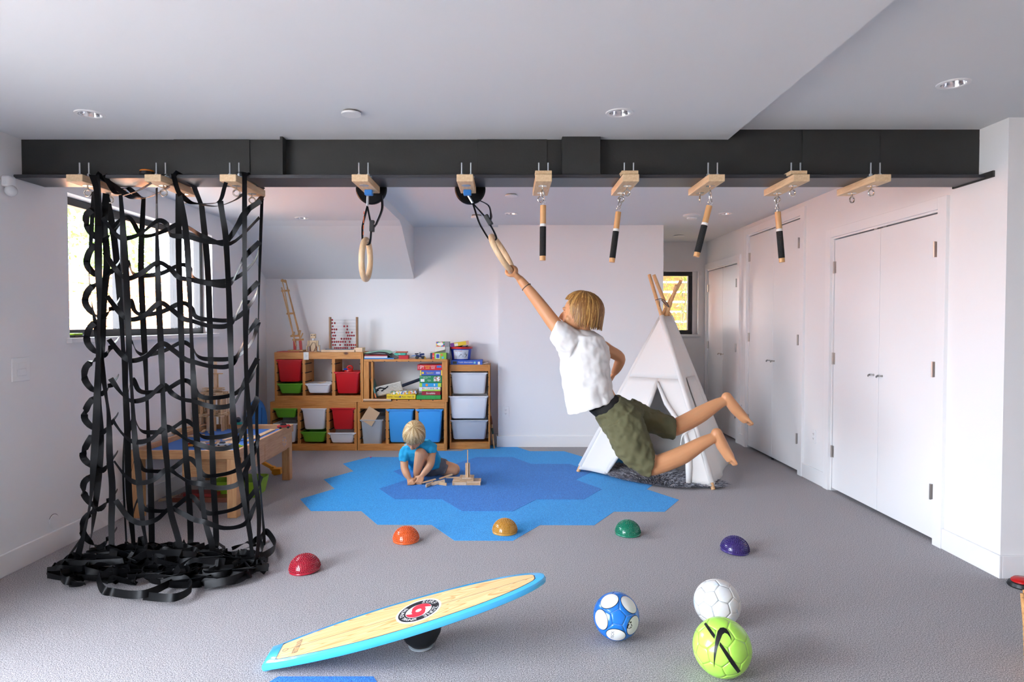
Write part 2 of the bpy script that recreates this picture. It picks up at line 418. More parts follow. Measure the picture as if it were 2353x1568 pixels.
# ---- closet doors in the right wall
DOORM = mat('door_paint', (0.87, 0.86, 0.86), 0.38)
HINGE = mat('hinge_nickel', (0.55, 0.52, 0.49), 0.35, 1.0)
DARKGAP = mat('closet_shade', '#2a2826', 0.9)
dl = ['white double closet door nearest the camera, lower than its neighbour', 'tall white double closet door between two lower ones', 'low white double closet door in the nook by the small window']
for i, (y0, y1, zt, c0, c1, ct) in enumerate(DOORS):
    b = MB()
    b.box(XR - .022, XR + .001, c0, y0, 0, ct); b.box(XR - .022, XR + .001, y1, c1, 0, ct); b.box(XR - .022, XR + .001, y0, y1, zt, ct)
    d = struct(b.build('door_%d' % (i + 1), TRIM, bevel=0.002), dl[i])
    mb = MB(); mb.box(XR + .001, XR + .10, y0, y0 + .012, 0, zt); mb.box(XR + .001, XR + .10, y1 - .012, y1, 0, zt); mb.box(XR + .001, XR + .10, y0 + .012, y1 - .012, zt - .012, zt)
    mb.build('jamb', TRIM, d, True)
    MB().box(XR + .10, XR + .14, y0, y1, 0, zt).build('closet_shade_sheet', DARKGAP, d, True)  # dark sheet close behind the leaves, paints the closet's shade in the gaps
    ym = (y0 + y1) / 2
    for k, (a, c) in enumerate(((y0 + .014, ym - .002), (ym + .002, y1 - .016))):
        lf = MB().box(XR + .010, XR + .045, a, c, .022, zt - .020).build('door_leaf', DOORM, d, True, bevel=0.002)
        yk = ym - .045 if k == 0 else ym + .06
        h = MB(); h.cyl((XR + .012, yk, .985), (XR - .014, yk, .985), .0045, 10); h.cyl((XR + .011, yk, .985), (XR + .007, yk, .985), .008, 14)
        h.tube([(XR - .012, yk - .004, .987), (XR - .017, yk + .008, .986), (XR - .018, yk + .022, .980), (XR - .016, yk + .027, .972)], [.007, .008, .007, .005], 8)
        h.build('door_handle', HINGE, lf, True, smooth=True)
        yh = a - .002 if k == 0 else c + .003
        for zh in (.32, .5 * zt + .05, zt - .24):
            xk = XR - .022 if k == 0 else XR + .003
            q = MB(); q.cyl((xk, yh + (.010 if k == 0 else 0), zh - .048), (xk, yh + (.010 if k == 0 else 0), zh + .048), .007, 8)
            if k == 0: q.box(xk, XR + .011, yh + .008, yh + .012, zh - .047, zh + .047)
            q.box(XR + .0085, XR + .0105, yh, yh + (.026 if k == 0 else -.026), zh - .047, zh + .047)
            q.build('hinge', HINGE, lf, True)
    for yy in (ym - .055, ym + .055):
        MB().box(XR + .006, XR + .04, yy - .022, yy + .022, zt - .021, zt - .012).build('catch', HINGE, d, True)

# ---- steel beam
beam = thing('steel_beam', 'long black steel beam spanning the room under the ceiling', 'beam', (0, 3.62, 2.15))
MB().box(XL, XR, 3.62, 3.76, 2.168, 2.374).build('web', BEAMM, beam, True)
MB().box(1.235, XR, 3.621, 3.759, 2.374, ZC).build('web_top', BEAMM, beam, True)
MB().box(XL, XR - .002, 3.555, 3.795, 2.148, 2.168).build('bottom_flange', mat('flange_paint', '#37363a', 0.4, bump=0.03), beam, True, bevel=0.004)
for x0, x1, z1, t in ((at(573, 360, 3.61).x - .42, at(573, 360, 3.61).x, 2.3735, .008), (at(1097, 360, 3.61).x, at(1257, 360, 3.61).x, 2.3735, .008), (at(1845, 360, 3.61).x, at(2022, 360, 3.61).x, 2.424, .007)):
    MB().box(x0, x1, 3.62 - t, 3.621, 2.169, z1).build('web_plate', BEAMM, beam, True, bevel=0.001)
x0 = at(1292, 360, 3.555).x; x1 = at(1380, 360, 3.555).x
MB().box(x0, x1, 3.56, 3.62, 2.1685, 2.3745).build('box_stiffener', BEAMM, beam, True, bevel=0.002)
x0 = at(645, 360, 3.57).x
MB().box(x0, x0 + .014, 3.56, 3.62, 2.1685, 2.3745).build('stiffener_plate', BEAMM, beam, True)
MB().box(XR - .012, XR - .001, 3.50, 3.82, 2.142, 2.176).build('end_angle', BEAMM, beam, True)

# ---- ceiling fittings
CANM = mat('can_reflector', (0.75, 0.76, 0.80), 0.12, 1.0); RINGW = mat('fixture_white', (0.85, 0.85, 0.85), 0.4)
def downlight(x, y, z, label, r=.068):
    t = thing('recessed_light', label, 'ceiling light', (x, y, z))
    b = MB(); b.lathe([(r * .74, .001), (r * .76, -.005), (r * .97, -.004), (r, .0)], seg=36, cap=False); b.build('trim_ring', RINGW, t, smooth=True)
    b = MB(); b.lathe([(r * .74, .0), (r * .70, .012), (r * .62, .034), (r * .5, .046), (.001, .047)], seg=36, cap=False); b.build('reflector', CANM, t, smooth=True)
HOLES = {}
for (px, py, z, lb) in ((207, 262, ZS, 'recessed ceiling light above the climbing net'), (1424, 259, ZS, 'recessed ceiling light in front of the beam\'s middle'), (2191, 192, ZC, 'recessed ceiling light in the raised ceiling near the corner'), (694, 501, zb, 'recessed ceiling light under the bulkhead by the shelves'), (1175, 491, ZC, 'recessed ceiling light above the far wall\'s middle'), (1667, 491, ZC, 'recessed ceiling light near the closet doors')):
    p = fl(px, py, z); downlight(p.x, p.y, z, lb); HOLES.setdefault({ZS: 'ceiling_soffit', ZC: 'ceiling', zb: 'ceiling_bulkhead'}[z], []).append((p.x, p.y, z))
for nm, hs in HOLES.items():
    o = bpy.data.objects[nm]; o.modifiers.clear(); cut = MB(); [cut.lathe([(.068 * .75, -.02), (.068 * .75, .052)], h, 36) for h in hs]; co = cut.build('hole', CANM)
    md = o.modifiers.new('holes', 'BOOLEAN'); md.object = co; md.operation = 'DIFFERENCE'; md.solver = 'EXACT'
    nm_ = bpy.data.meshes.new_from_object(o.evaluated_get(bpy.context.evaluated_depsgraph_get())); o.modifiers.clear(); o.data = nm_; bpy.data.objects.remove(co)
def disc(name, px, py, z, r, h, label, cat, dome=0.0):
    p = fl(px, py, z); t = thing(name, label, cat, (p.x, p.y, z))
    MB().lathe([(r * .82, 0), (r * .84, -h * .5), (r * .8, -h * .55)], seg=28).build('base', mat('vent_shadow', '#8a8680', 0.7), t, smooth=True)
    MB().lathe([(r, -h * .5), (r, -h), (r * .93, -h - dome), (.002, -h - dome)], seg=28).build('cover', RINGW, t, smooth=True)
disc('smoke_detector', 807, 256, ZS, .047, .018, 'round white cover plate on the lowered ceiling', 'ceiling plate')
disc('ceiling_plate', 1175, 447, ZC, .052, .016, 'round white cover plate on the ceiling behind the beam', 'ceiling plate')
disc('air_diffuser', 1095, 494, ZC, .055, .03, 'round white air valve on the ceiling behind the hanging ring', 'air vent', .006)
disc('air_diffuser', 1560, 541, ZC, .07, .012, 'flat round grille on the nook ceiling above the small window', 'air vent')
p = fl(1590, 494, ZC); t = thing('air_diffuser', 'large round stepped air valve on the ceiling beside the closets', 'air vent', (p.x, p.y, ZC))
MB().lathe([(.085, 0), (.085, -.012), (.06, -.02)], seg=28).build('rim', RINGW, t, smooth=True)
MB().lathe([(.03, -.012), (.05, -.03), (.046, -.042), (.01, -.046)], seg=28).build('cone', RINGW, t, smooth=True)
# motion sensor, switch, outlets
p = atx(10, 428, XL); t = thing('motion_sensor', 'white motion sensor on the left wall beside the beam end', 'sensor', (XL, p.y, p.z))
MB().box(0, .045, -.03, .03, -.005, .055).build('housing', RINGW, t, bevel=0.012, bseg=3, smooth=True)
MB().sphere((.035, 0, -.025), .03, 16, 10).build('lens', mat('sensor_lens', (0.8, 0.8, 0.8), 0.2), t, smooth=True)
t = thing('light_switch', 'white double rocker light switch on the left wall', 'light switch', (XL, 3.577, 1.10))
MB().box(0, .008, -.066, .066, -.066, .066).build('plate', RINGW, t, bevel=0.003)
MB().box(.008, .012, -.034, .034, .004, .036).build('rocker', RINGW, t, bevel=0.002); MB().box(.008, .012, -.034, .034, -.036, .000).build('rocker', RINGW, t, bevel=0.002)
SLOT = mat('outlet_slot', '#3a3a3c', 0.6)
def outlet(loc, rot, label):
    t = thing('power_outlet', label, 'outlet', loc, rot)
    MB().box(-.036, .036, -.006, 0, -.058, .058).build('plate', RINGW, t, bevel=0.002)
    for dz in (-.02, .02):
        b = MB(); b.box(-.017, .017, -.0085, -.006, dz - .014, dz + .014); q = b.build('socket', RINGW, t, bevel=0.002)
        s = MB()
        for dx in (-.007, .005): s.box(dx, dx + .0022, -.0093, -.0084, dz - .003, dz + .007)
        s.cyl((0, -.0093, dz - .008), (0, -.0084, dz - .008), .0022, 8); s.build('slot', SLOT, q)
outlet((-.022, YP, .387), 0, 'white power outlet on the far wall beside the shelf tower')
outlet((XR, 5.506, .391), rad(-90), 'white power outlet on the wall between two closet doors')
outlet((XR, 7.205, .42), rad(-90), 'white power outlet on the narrow strip between tall and low closets')
t = thing('vacuum_port', 'round white cap low on the left wall by the climbing net', 'wall cap', (XL, 3.818, .179))
MB().lathe([(.040, 0), (.038, .006), (.002, .008)], M=Euler((0, rad(90), 0)).to_matrix(), seg=28).build('cap', WHITE, t, smooth=True)
MB().torus((.001, 0, 0), .041, .0018, 'X', 28, 6, a0=-60, a1=150).build('gap_line', mat('gap_grey', '#77757a', 0.8), t)

# ---- outside
struct(MB().box(1.2, XNEAR + .8, YN + .4, 9.66, ZC + .02, ZC + .2).build('yard_shade_slab', CEILM), 'unseen slab added over the side yard to shade the fence')  # added out of view, keeps skylight off the fence behind the small window
CEDAR = wood('cedar', '#b0683a', '#d08a55', 0, 5, 10, 0.7); CEDARY = wood('cedar_y', '#b8642c', '#d68a4a', 1, 5, 10, 0.7)
struct(MB().box(-30, 30, -20, 30, -.35, -.22).build('ground', mat('outdoor_paving', '#7d7a76', 0.9, var=.15, vscale=3)), 'paved garden ground outside the windows')
def fence(name, ax, c, u0, u1, z0, n, pitch, h, m, label):
    t = thing(name, label, 'fence', (c, u0, z0) if ax == 'x' else (u0, c, z0))
    me = (MB().box(0, .025, 0, u1 - u0, 0, h) if ax == 'x' else MB().box(0, u1 - u0, 0, .025, 0, h)).mesh('slat'); me.materials.append(m)
    for k in range(n):
        o = link('slat', me, t); o.location = (0, 0, k * pitch)
    k = u0 + .4
    while k < u1:
        b = MB(); (b.box(-.1, 0, k - u0, k - u0 + .09, -.2, n * pitch) if ax == 'x' else b.box(k - u0, k - u0 + .09, .025, .12, -.2, n * pitch)); b.build('post', m, t); k += 2.4
fence('slat_fence', 'x', -7.0, 2.0, 24.0, -.1, 17, .142, .118, CEDARY, 'sunlit cedar slat fence outside the left window')
fence('slat_fence', 'y', 9.80, 0.2, 6.5, -.1, 20, .150, .122, CEDAR, 'cedar slat fence behind the bamboo outside the small window')
LEAF = mat('hedge_leaf', '#6f9a45', 0.6, var=.3, vscale=5); BAML = mat('bamboo_leaf', '#9cb84e', 0.5, var=.25, vscale=9)
def leaves(n, fn, size, asp):
    b = MB()
    for _ in range(n):
        p = fn(); d = Vector((R.gauss(0, 1), R.gauss(0, 1), R.gauss(0, 1))).normalized(); e = d.orthogonal().normalized(); s = size * R.uniform(.6, 1.3)
        b.add([p - d * s, p + e * s * asp, p + d * s, p - e * s * asp], [(0, 1, 2, 3)])
    return b
t = thing('hedge_shrub', 'tall green leafy shrub above the fence outside the left window', 'shrub', (-8.0, 11.4, -.2))
def shp():
    a = R.uniform(0, 6.28); q = R.uniform(.55, 1) ; z = R.uniform(1.9, 5.2)
    return Vector((-8.0 + q * math.cos(a) * .8, 11.6 + q * math.sin(a) * 2.6, z))
leaves(5200, shp, .09, .45).build('foliage', LEAF, t, True, kind='stuff')
b = MB(); [b.tube([(-8.0, y, -.2), (-8.0 + R.uniform(-.2, .2), y + R.uniform(-.3, .3), 2.4), (-8.0, y, 4.2)], [.07, .05, .02], 7) for y in (10.2, 11.5, 12.8)]; b.build('trunk', mat('bark', '#5c4a3a', .9), t, True)
t = thing('bamboo', 'clump of bamboo with narrow leaves outside the small window', 'bamboo', (2.6, 9.40, -.2))
b = MB(); cul = []
for k in range(12):
    x = 2.35 + R.uniform(-.25, .55); p0 = Vector((x, 9.38 + R.uniform(-.12, .12), -.2)); p1 = p0 + Vector((R.uniform(-.3, .35), R.uniform(-.04, .04), R.uniform(2.4, 3.2))); cul.append((p0, p1)); b.tube([p0, p0.lerp(p1, .5), p1], [.010, .009, .004], 6)
b.build('culms', mat('culm', '#8d8f70', .5), t, True, kind='stuff')
def bam():
    p0, p1 = R.choice(cul); q = p0.lerp(p1, R.uniform(.35, 1)); return q + Vector((R.gauss(0, .12), R.uniform(-.2, .2), R.gauss(0, .05)))
leaves(1900, bam, .055, .16).build('foliage', BAML, t, True, kind='stuff')
# ================================================================== hanger blocks under the beam
EYE = mat('eye_bolt_steel', (0.72, 0.68, 0.62), 0.22, 1.0)
BLUEP = mat('blue_bearing', '#2f7fd0', 0.35)
def eye_bolt(b, x, y, z, ang, r=.017):
    b.lathe([(.024, 0), (.024, -.002), (.008, -.003)], (x, y, z), 20)
    b.cyl((x, y, z), (x, y, z - .022), .0045, 8)
    M = Euler((0, 0, ang)).to_matrix(); b.torus((x, y, z - .022 - r), r, .0042, 'Y', 24, 8, M=M)
def hanger(x, y1, label, cap=False, bearing=False, angs=(0.3, -0.2), eyes=2, rods=True):
    t = thing('hanger_block', label, 'hanger block', (x, 3.465, 2.110), group='wooden hanger blocks under the beam')
    L = y1 - 3.465
    MB().box(-.044, .044, 0, L, 0, .038).build('wood_block', PLYB, t, bevel=0.003)
    MB().box(-.036, .048, .075, .16, .038, .046).build('top_plate', mat('plate_zinc', (0.33, 0.38, 0.40), .45, .8), t, bevel=0.002)
    for dx in (-.022, .028):
        b = MB(); b.cyl((dx, .08, .03), (dx, .08, .118), .0042, 8); b.build('threaded_rod', ZINC, t, smooth=True)
        if not cap: MB().lathe([(.0095, .046), (.0095, .056), (.0085, .058)], (dx, .08, 0), 6).build('nut', ZINC, t)
    if cap: MB().box(-.044, .046, .035, .125, .046, .066).build('cap_block', PLYB, t, bevel=0.002)
    if bearing:
        [MB().lathe([(.026, 0), (.026, -.002), (.008, -.003)], (.0, yw, 0), 20).build('washer', ZINC, t, smooth=True) for yw in (.10, L - .06)]
        b = MB(); b.box(-.022, .022, L - .115, L - .075, -.030, 0); b.build('bearing', BLUEP, t, bevel=0.004)
        b = MB(); b.cyl((-.024, L - .095, -.014), (.024, L - .095, -.014), .006, 10); b.build('axle', ZINC, t, smooth=True)
    else:
        for yy, an in zip((.11, L - .09), angs):
            b = MB(); eye_bolt(b, 0, yy, 0, an); b.build('eye_bolt', EYE, t, smooth=True)
    return t
HB = [(-2.307, 3.865, 'hanger block at the beam\'s window end, holding the bunched corner of the climbing net', 0, 0), (-1.890, 3.89, 'hanger block holding the middle of the climbing net', 0, 0), (-1.490, 3.885, 'hanger block holding the climbing net\'s edge nearest the rings', 0, 0),
      (-.787, 3.785, 'short hanger block carrying the still wooden ring', 0, 1), (-.228, 3.785, 'short hanger block carrying the ring the swinging child holds', 0, 1), (.192, 3.855, 'hanger block of the straight hanging grip', 1, 0), (.657, 3.855, 'hanger block of the grip second nearest the rings', 1, 0),
      (1.113, 3.855, 'hanger block without cap carrying a tilted grip', 0, 0), (1.565, 3.865, 'hanger block with cap carrying the grip nearest the closet doors', 1, 0), (1.998, 3.865, 'hanger block carrying nothing, nearest the closet doors', 0, 0)]
for k, (x, y1, lb, cp, br) in enumerate(HB):
    hanger(x, y1, lb, cp, br, angs=[(0.3, .2), (.3, .2), (.2, .3), 0, 0, (1.3, .3), (.3, .2), (1.3, 1.2), (.2, .2), (.2, .4)][k] or (0, 0))
# orange puck on the flange
p = at(337, 404, 3.585)
t = thing('climbing_hold_puck', 'black puck with an orange top resting on the beam flange', 'puck', (p.x, 3.588, 2.168))
MB().lathe([(.036, 0), (.040, .004), (.038, .020)], seg=28).build('base', BLACK, t, smooth=True)
MB().lathe([(.037, .020), (.036, .027), (.030, .031), (.002, .032)], seg=28).build('top', mat('orange_dark', '#c8741c', .5), t, smooth=True)

# ================================================================== climbing net of black webbing
WEB = mat('webbing_black', '#070709', .45, spec=.22, bump=.10, bscale=900)
YF, YB = 3.53, 3.87
net = thing('climbing_net', 'black webbing cargo net hanging from the beam and heaped on the carpet', 'climbing net', (fl(380, 1300).x, fl(380, 1300).y, 0))
def strap(pts, Ys, w=.036, tw0=0.0, tw1=0.0, n=7, name='vertical_strap'):
    P = [at(px, py, Ys[i] if isinstance(Ys, (list, tuple)) else Ys) for i, (px, py) in enumerate(pts)]
    for q in P: q.z = max(q.z, .03)
    if name == 'vertical_strap':
        e_ = P[-1]; hc = fl(385, 1312); d_ = Vector((hc.x - e_.x, hc.y - e_.y, 0)).normalized()
        P += [Vector((e_.x, e_.y, .035)) + d_ * .03 - Vector((0, .02, 0)), Vector((e_.x, e_.y, .02)) + d_ * .13]
    C = cat_rom(P, n); m = len(C); wd = []
    for i in range(m):
        a = tw0 + (tw1 - tw0) * i / (m - 1) + .55 * math.sin(i * .23 + px_seed(pts))
        wd.append(Vector((math.cos(a), math.sin(a), 0)))
    return MB().ribbon(C, wd, w * .9).build(name, WEB, net, True, smooth=True)
def px_seed(pts): return (pts[0][0] * 7.13 + pts[0][1] * 1.7) % 6.28
V = [ # (points, depth layer, width)
 ([(222, 402), (226, 500), (226, 600), (228, 700), (224, 850), (222, 950), (216, 1050), (208, 1150), (192, 1230), (176, 1290)], YF, .040, .2, -.4),
 ([(214, 440), (210, 540), (204, 610), (210, 690), (222, 760), (232, 830), (242, 900), (250, 960), (252, 1050), (258, 1120), (256, 1220)], YF + .04, .036, -1.0, .8),
 ([(244, 445), (240, 520), (246, 600), (238, 700), (234, 800), (228, 900), (232, 1000), (226, 1100), (214, 1200), (205, 1270)], YF + .10, .038, .9, -.9),
 ([(240, 430), (258, 520), (270, 620), (279, 740), (287, 870), (293, 1000), (296, 1130), (306, 1240)], YB, .038, .2, .1),
 ([(277, 448), (284, 540), (291, 650), (297, 790), (303, 900), (310, 1010), (318, 1090), (328, 1200), (342, 1275)], YF, .034, .1, -.2),
 ([(330, 455), (324, 600), (329, 740), (335, 850), (341, 1000), (346, 1100), (349, 1270)], YB, .036, .1, -.1),
 ([(360, 432), (361, 560), (365, 700), (370, 800), (374, 900), (378, 1000), (385, 1080), (391, 1170), (414, 1262)], YF, .034, -.3, 1.1),
 ([(410, 445), (411, 600), (416, 750), (420, 900), (426, 1030), (433, 1120), (438, 1240)], YB, .037, .1, .2),
 ([(412, 448), (428, 540), (435, 660), (441, 800), (446, 900), (451, 990), (458, 1080), (470, 1190), (488, 1262)], YF, .035, -.2, .5),
 ([(463, 470), (476, 600), (482, 740), (485, 900), (487, 1000), (490, 1100), (497, 1265)], YB, .037, .2, -.2),
 ([(506, 462), (512, 500), (519, 550), (526, 680), (530, 800), (533, 900), (537, 970), (546, 1060), (562, 1160), (580, 1285)], YF, .034, .5, -.1),
 ([(562, 396), (562, 500), (562, 600), (564, 750), (566, 860), (575, 980), (583, 1080), (595, 1180), (590, 1280)], YF - .03, .028, .3, .7),
 ([(603, 432), (599, 540), (596, 640), (593, 780), (592, 860), (590, 980), (596, 1090), (603, 1180), (607, 1280)], YB, .020, 1.1, .9),
 ([(570, 690), (566, 820), (563, 960), (566, 1080), (570, 1180), (580, 1270)], YB + .03, .024, .9, 1.2),
 ([(283, 560), (288, 700), (292, 830), (290, 950), (283, 1080), (290, 1240)], YB + .05, .012, .6, .8),
]
for pts, Y, w, a, c in V: strap(pts, Y, w, a, c)
FV, BV = ('f', 'b')
rungsF = [[(236, 500), (262, 535), (285, 548), (322, 538), (361, 508), (384, 516), (392, 540), (434, 545), (480, 556), (521, 553), (545, 520), (563, 488), (600, 462)],
 [(240, 580), (265, 618), (291, 640), (325, 628), (361, 604), (388, 615), (410, 637), (437, 643), (480, 652), (526, 655), (548, 620), (563, 590), (597, 556)],
 [(246, 680), (272, 715), (296, 734), (330, 727), (366, 697), (392, 710), (420, 732), (442, 738), (486, 750), (528, 746), (550, 708), (564, 680), (594, 648)],
 [(250, 780), (276, 812), (300, 829), (335, 820), (371, 790), (398, 805), (424, 825), (445, 832), (490, 843), (531, 839), (554, 800), (566, 772), (593, 734)],
 [(254, 870), (280, 905), (304, 922), (340, 914), (375, 885), (396, 905), (420, 918), (447, 923), (492, 936), (535, 929), (557, 890), (571, 862), (592, 824)],
 [(258, 965), (284, 1000), (309, 1016), (345, 1010), (378, 982), (402, 992), (428, 1010), (452, 1020), (497, 1032), (539, 1023), (560, 985), (574, 955), (592, 912)],
 [(262, 1060), (290, 1096), (316, 1110), (352, 1104), (384, 1079), (408, 1092), (434, 1108), (460, 1112), (503, 1122), (548, 1112), (568, 1075), (581, 1045), (596, 1000)],
 [(266, 1150), (296, 1190), (325, 1203), (360, 1194), (390, 1170), (418, 1180), (444, 1194), (470, 1200), (515, 1214), (562, 1205), (582, 1170), (592, 1140), (602, 1095)]]
rungsB = [[(262, 520), (296, 500), (326, 541), (368, 535), (411, 515), (436, 525), (470, 545), (530, 560), (596, 500)],
 [(275, 655), (292, 602), (305, 628), (329, 634), (372, 628), (414, 609), (436, 616), (446, 640), (480, 648), (540, 640), (585, 600), (596, 560)],
 [(282, 742), (298, 690), (310, 715), (331, 724), (374, 716), (416, 697), (438, 706), (450, 728), (483, 735), (540, 733), (582, 690), (595, 650)],
 [(286, 838), (300, 785), (314, 808), (334, 816), (378, 806), (418, 787), (440, 798), (456, 820), (485, 826), (540, 822), (576, 790), (594, 740)],
 [(290, 930), (303, 872), (318, 896), (338, 902), (380, 896), (420, 875), (442, 884), (456, 908), (486, 915), (540, 905), (575, 870), (593, 830)],
 [(294, 1020), (306, 965), (322, 988), (341, 994), (386, 990), (424, 968), (446, 980), (462, 1002), (487, 1006), (540, 996), (575, 960), (592, 920)],
 [(298, 1100), (312, 1050), (326, 1076), (345, 1083), (390, 1080), (430, 1054), (452, 1068), (466, 1090), (490, 1094), (545, 1080), (580, 1040), (596, 1005)],
 [(300, 1200), (316, 1150), (330, 1168), (348, 1174), (392, 1172), (436, 1141), (456, 1158), (470, 1176), (494, 1180), (548, 1166), (584, 1130), (600, 1095)]]
def rung(pts, Y, w=.027):
    P = [at(px, py, Y + .02 * math.sin(px * .05)) for px, py in pts]
    C = cat_rom(P, 6); wd = []
    for i in range(len(C)):
        a = .5 * math.sin(i * .21 + pts[0][1])
        wd.append(Vector((0, math.sin(a), math.cos(a))))
    MB().ribbon(C, wd, w).build('cross_strap', WEB, net, True, smooth=True)
for q in rungsF: rung(q, YF)
for q in rungsB: rung(q, YB)
# loops of the bunched left edge
for k in range(9):
    y = 470 + k * 88; x = 232 - 1.2 * k
    P = [at(x + R.uniform(-10, 4), y, YF + .03), at(x - 22 - R.uniform(0, 12), y + 22, YF + .02), at(x - 26 - R.uniform(0, 8), y + 55, YF + .06), at(x + R.uniform(0, 10), y + 84, YF + .08), at(x + 30, y + 60, YF + .10), at(x + 44, y + 42, YF + .16)]
    C = cat_rom(P, 6); MB().ribbon(C, [Vector((math.sin(i * .3), math.cos(i * .3) * .4, .6)) for i in range(len(C))], .034).build('cross_strap', WEB, net, True, smooth=True)
# top ties over the blocks
def tie(pts, w=.030):
    C = cat_rom([at(*p) for p in pts], 8); MB().ribbon(C, [Vector((.35, .8, .3)) for _ in C], w).build('top_strap', WEB, net, True, smooth=True)
for q in ([(211, 402, 3.50), (222, 440, 3.46), (226, 520, 3.50)], [(222, 398, 3.53), (258, 425, 3.6), (300, 452, 3.72), (330, 456, YB)], [(240, 402, 3.55), (262, 440, 3.60), (278, 446, YF)], [(282, 450, YF), (318, 438, 3.55), (352, 418, 3.5), (378, 400, 3.48)],
          [(270, 440, 3.85), (292, 432, 3.8), (326, 455, YB), (360, 446, 3.7), (404, 420, 3.55)], [(398, 400, 3.5), (406, 430, 3.5), (414, 450, 3.52)], [(400, 396, 3.52), (440, 420, 3.7), (450, 440, 3.8), (462, 470, YB)], [(413, 446, YF), (440, 466, 3.6), (480, 468, 3.6), (505, 462, YF), (516, 430, 3.5), (524, 404, 3.48)],
          [(462, 470, YB), (500, 474, 3.8), (540, 460, 3.7), (560, 444, 3.55)], [(545, 396, 3.52), (560, 398, 3.5), (562, 420, 3.48)], [(566, 400, 3.53), (590, 420, 3.7), (604, 436, YB)], [(564, 478, 3.5), (580, 476, 3.6), (602, 452, YB)], [(524, 552, YF), (552, 510, 3.6), (574, 478, 3.7), (601, 458, YB)]): tie(q)
# the heap on the floor
HC = fl(385, 1312); 
heap = []
for k in range(84):
    a = R.uniform(0, 6.28); rr = math.sqrt(R.uniform(0, 1)); cx = HC.x + rr * math.cos(a) * .50 - .02; cy = HC.y + rr * math.sin(a) * .20
    a0 = R.uniform(0, 6.28); pts = []; top = .03 + .13 * (1 - rr) 
    n = R.randint(5, 8); rad0 = R.uniform(.06, .17)
    for i in range(n):
        ang = a0 + i * R.uniform(.6, 1.25)
        q = Vector((cx + math.cos(ang) * rad0 * R.uniform(.7, 1.5), cy + math.sin(ang) * rad0 * R.uniform(.35, .85), R.uniform(.02, top + .02)))
        q.y = min(max(q.y, HC.y - .27), HC.y + .33); q.x = min(max(q.x, HC.x - .60), HC.x + .58)
        pts.append(q)
    C = cat_rom(pts, 7); ph = R.uniform(0, 6.28); sp = R.uniform(.06, .2)
    MB().ribbon(C, [Vector((math.cos(ph + i * sp) * .4, .4 * math.sin(ph + i * sp * .7), .10 + .80 * abs(math.sin(ph + i * sp)))) for i in range(len(C))], .038).build('heaped_strap', WEB, net, True, smooth=True)
for pts in ([(190, 1235), (150, 1290), (138, 1315), (150, 1335), (190, 1330), (215, 1300)], [(215, 1265), (230, 1345), (262, 1362), (330, 1366), (392, 1340)], [(330, 1370), (400, 1374), (440, 1352), (420, 1330), (370, 1342)], [(452, 1330), (520, 1320), (580, 1290), (622, 1268), (632, 1250), (612, 1222), (598, 1240)], [(470, 1345), (540, 1330), (600, 1298), (580, 1280)], [(590, 1290), (604, 1262), (590, 1240), (576, 1255)]):
    C = cat_rom([fl(px, py, .03 + .02 * (i % 2)) for i, (px, py) in enumerate(pts)], 9)
    MB().ribbon(C, [Vector((.2 * math.sin(i * .2), .35, .9)) for i in range(len(C))], .038).build('heaped_strap', WEB, net, True, smooth=True)

# ================================================================== gymnastic rings
RINGM = wood('ring_birch', '#d6b288', '#e8cba4', 2, 10, 5, .42)
def ring_set(name, label, hang, ringc, lo_dir, tail, ang, rr=.112):
    t = thing(name, label, 'gym ring', ringc, group='wooden gym rings under the beam')
    hang = Vector(hang); ringc = Vector(ringc); up = (hang - ringc).normalized()
    # ring plane contains 'up' and lo_dir
    e = Vector(lo_dir); e = (e - up * e.dot(up)).normalized()
    pts = [ringc + (e * math.cos(a) + up * math.sin(a)) * rr for a in [2 * math.pi * k / 48 for k in range(48)]]
    MB().tube(pts, .0165, 14, closed=True).build('ring', RINGM, t, True, smooth='all')
    top = ringc + up * (rr + .004); nrm = up.cross(e).normalized()
    pl = Matrix.Identity(3)
    k1 = hang - up * .07
    b = MB(); b.tube([hang, hang - up * .035, k1 + up * .005], .007, 8); b.build('swivel_hook', ZINC, t, True, smooth=True)
    sgn = 1 if nrm.x > 0 else -1
    n2 = nrm * sgn
    for s, m in ((-1, 'strap'), (1, 'strap')):
        C = cat_rom([k1, k1 - up * .10 + n2 * s * .022, top + up * .05 + n2 * s * .025, top + n2 * s * .020 - up * .02, top - up * .032 ], 6)
        MB().ribbon(C, [e * 1.0 + n2 * .25 for _ in C], .020, .0025).build(m, WEB, t, True, smooth='all')
    bk = k1.lerp(top, .58) + n2 * .027
    b = MB(); M = Matrix.Translation(bk) @ Matrix((n2, e, up)).transposed().to_4x4()
    b.box(-.010, .016, -.016, .016, -.035, .03, M); b.build('buckle', BLACK, t, True, bevel=0.004)
    b = MB(); b.tube([bk + n2 * .017 + e * .012 + up * .008, bk + n2 * .017 - e * .012 + up * .008], .003, 6); b.build('buckle_pin', CHROME, t, True)
    C = cat_rom([bk - up * .03, bk + n2 * .02] + [Vector(q) for q in tail], 7)
    MB().ribbon(C, [Vector((.25, .9, .2)) for _ in C], .026, .0022).build('strap_tail', WEB, t, True, smooth='all')
    b = MB(); P0 = k1.lerp(top, .3) - n2 * .0235; P1 = k1.lerp(top, .8) - n2 * .0262
    return t
t = ring_set('gymnastic_ring', 'still wooden ring hanging on a black strap beside the climbing net', at(845, 446, 3.72), at(841, 597, 3.72), (.0, 1, 0), [at(866, 512, 3.72), at(878, 480, 3.72), at(877, 448, 3.74)], 0)
q0 = at(836.5, 486, 3.705); q1 = at(834.5, 540, 3.705)
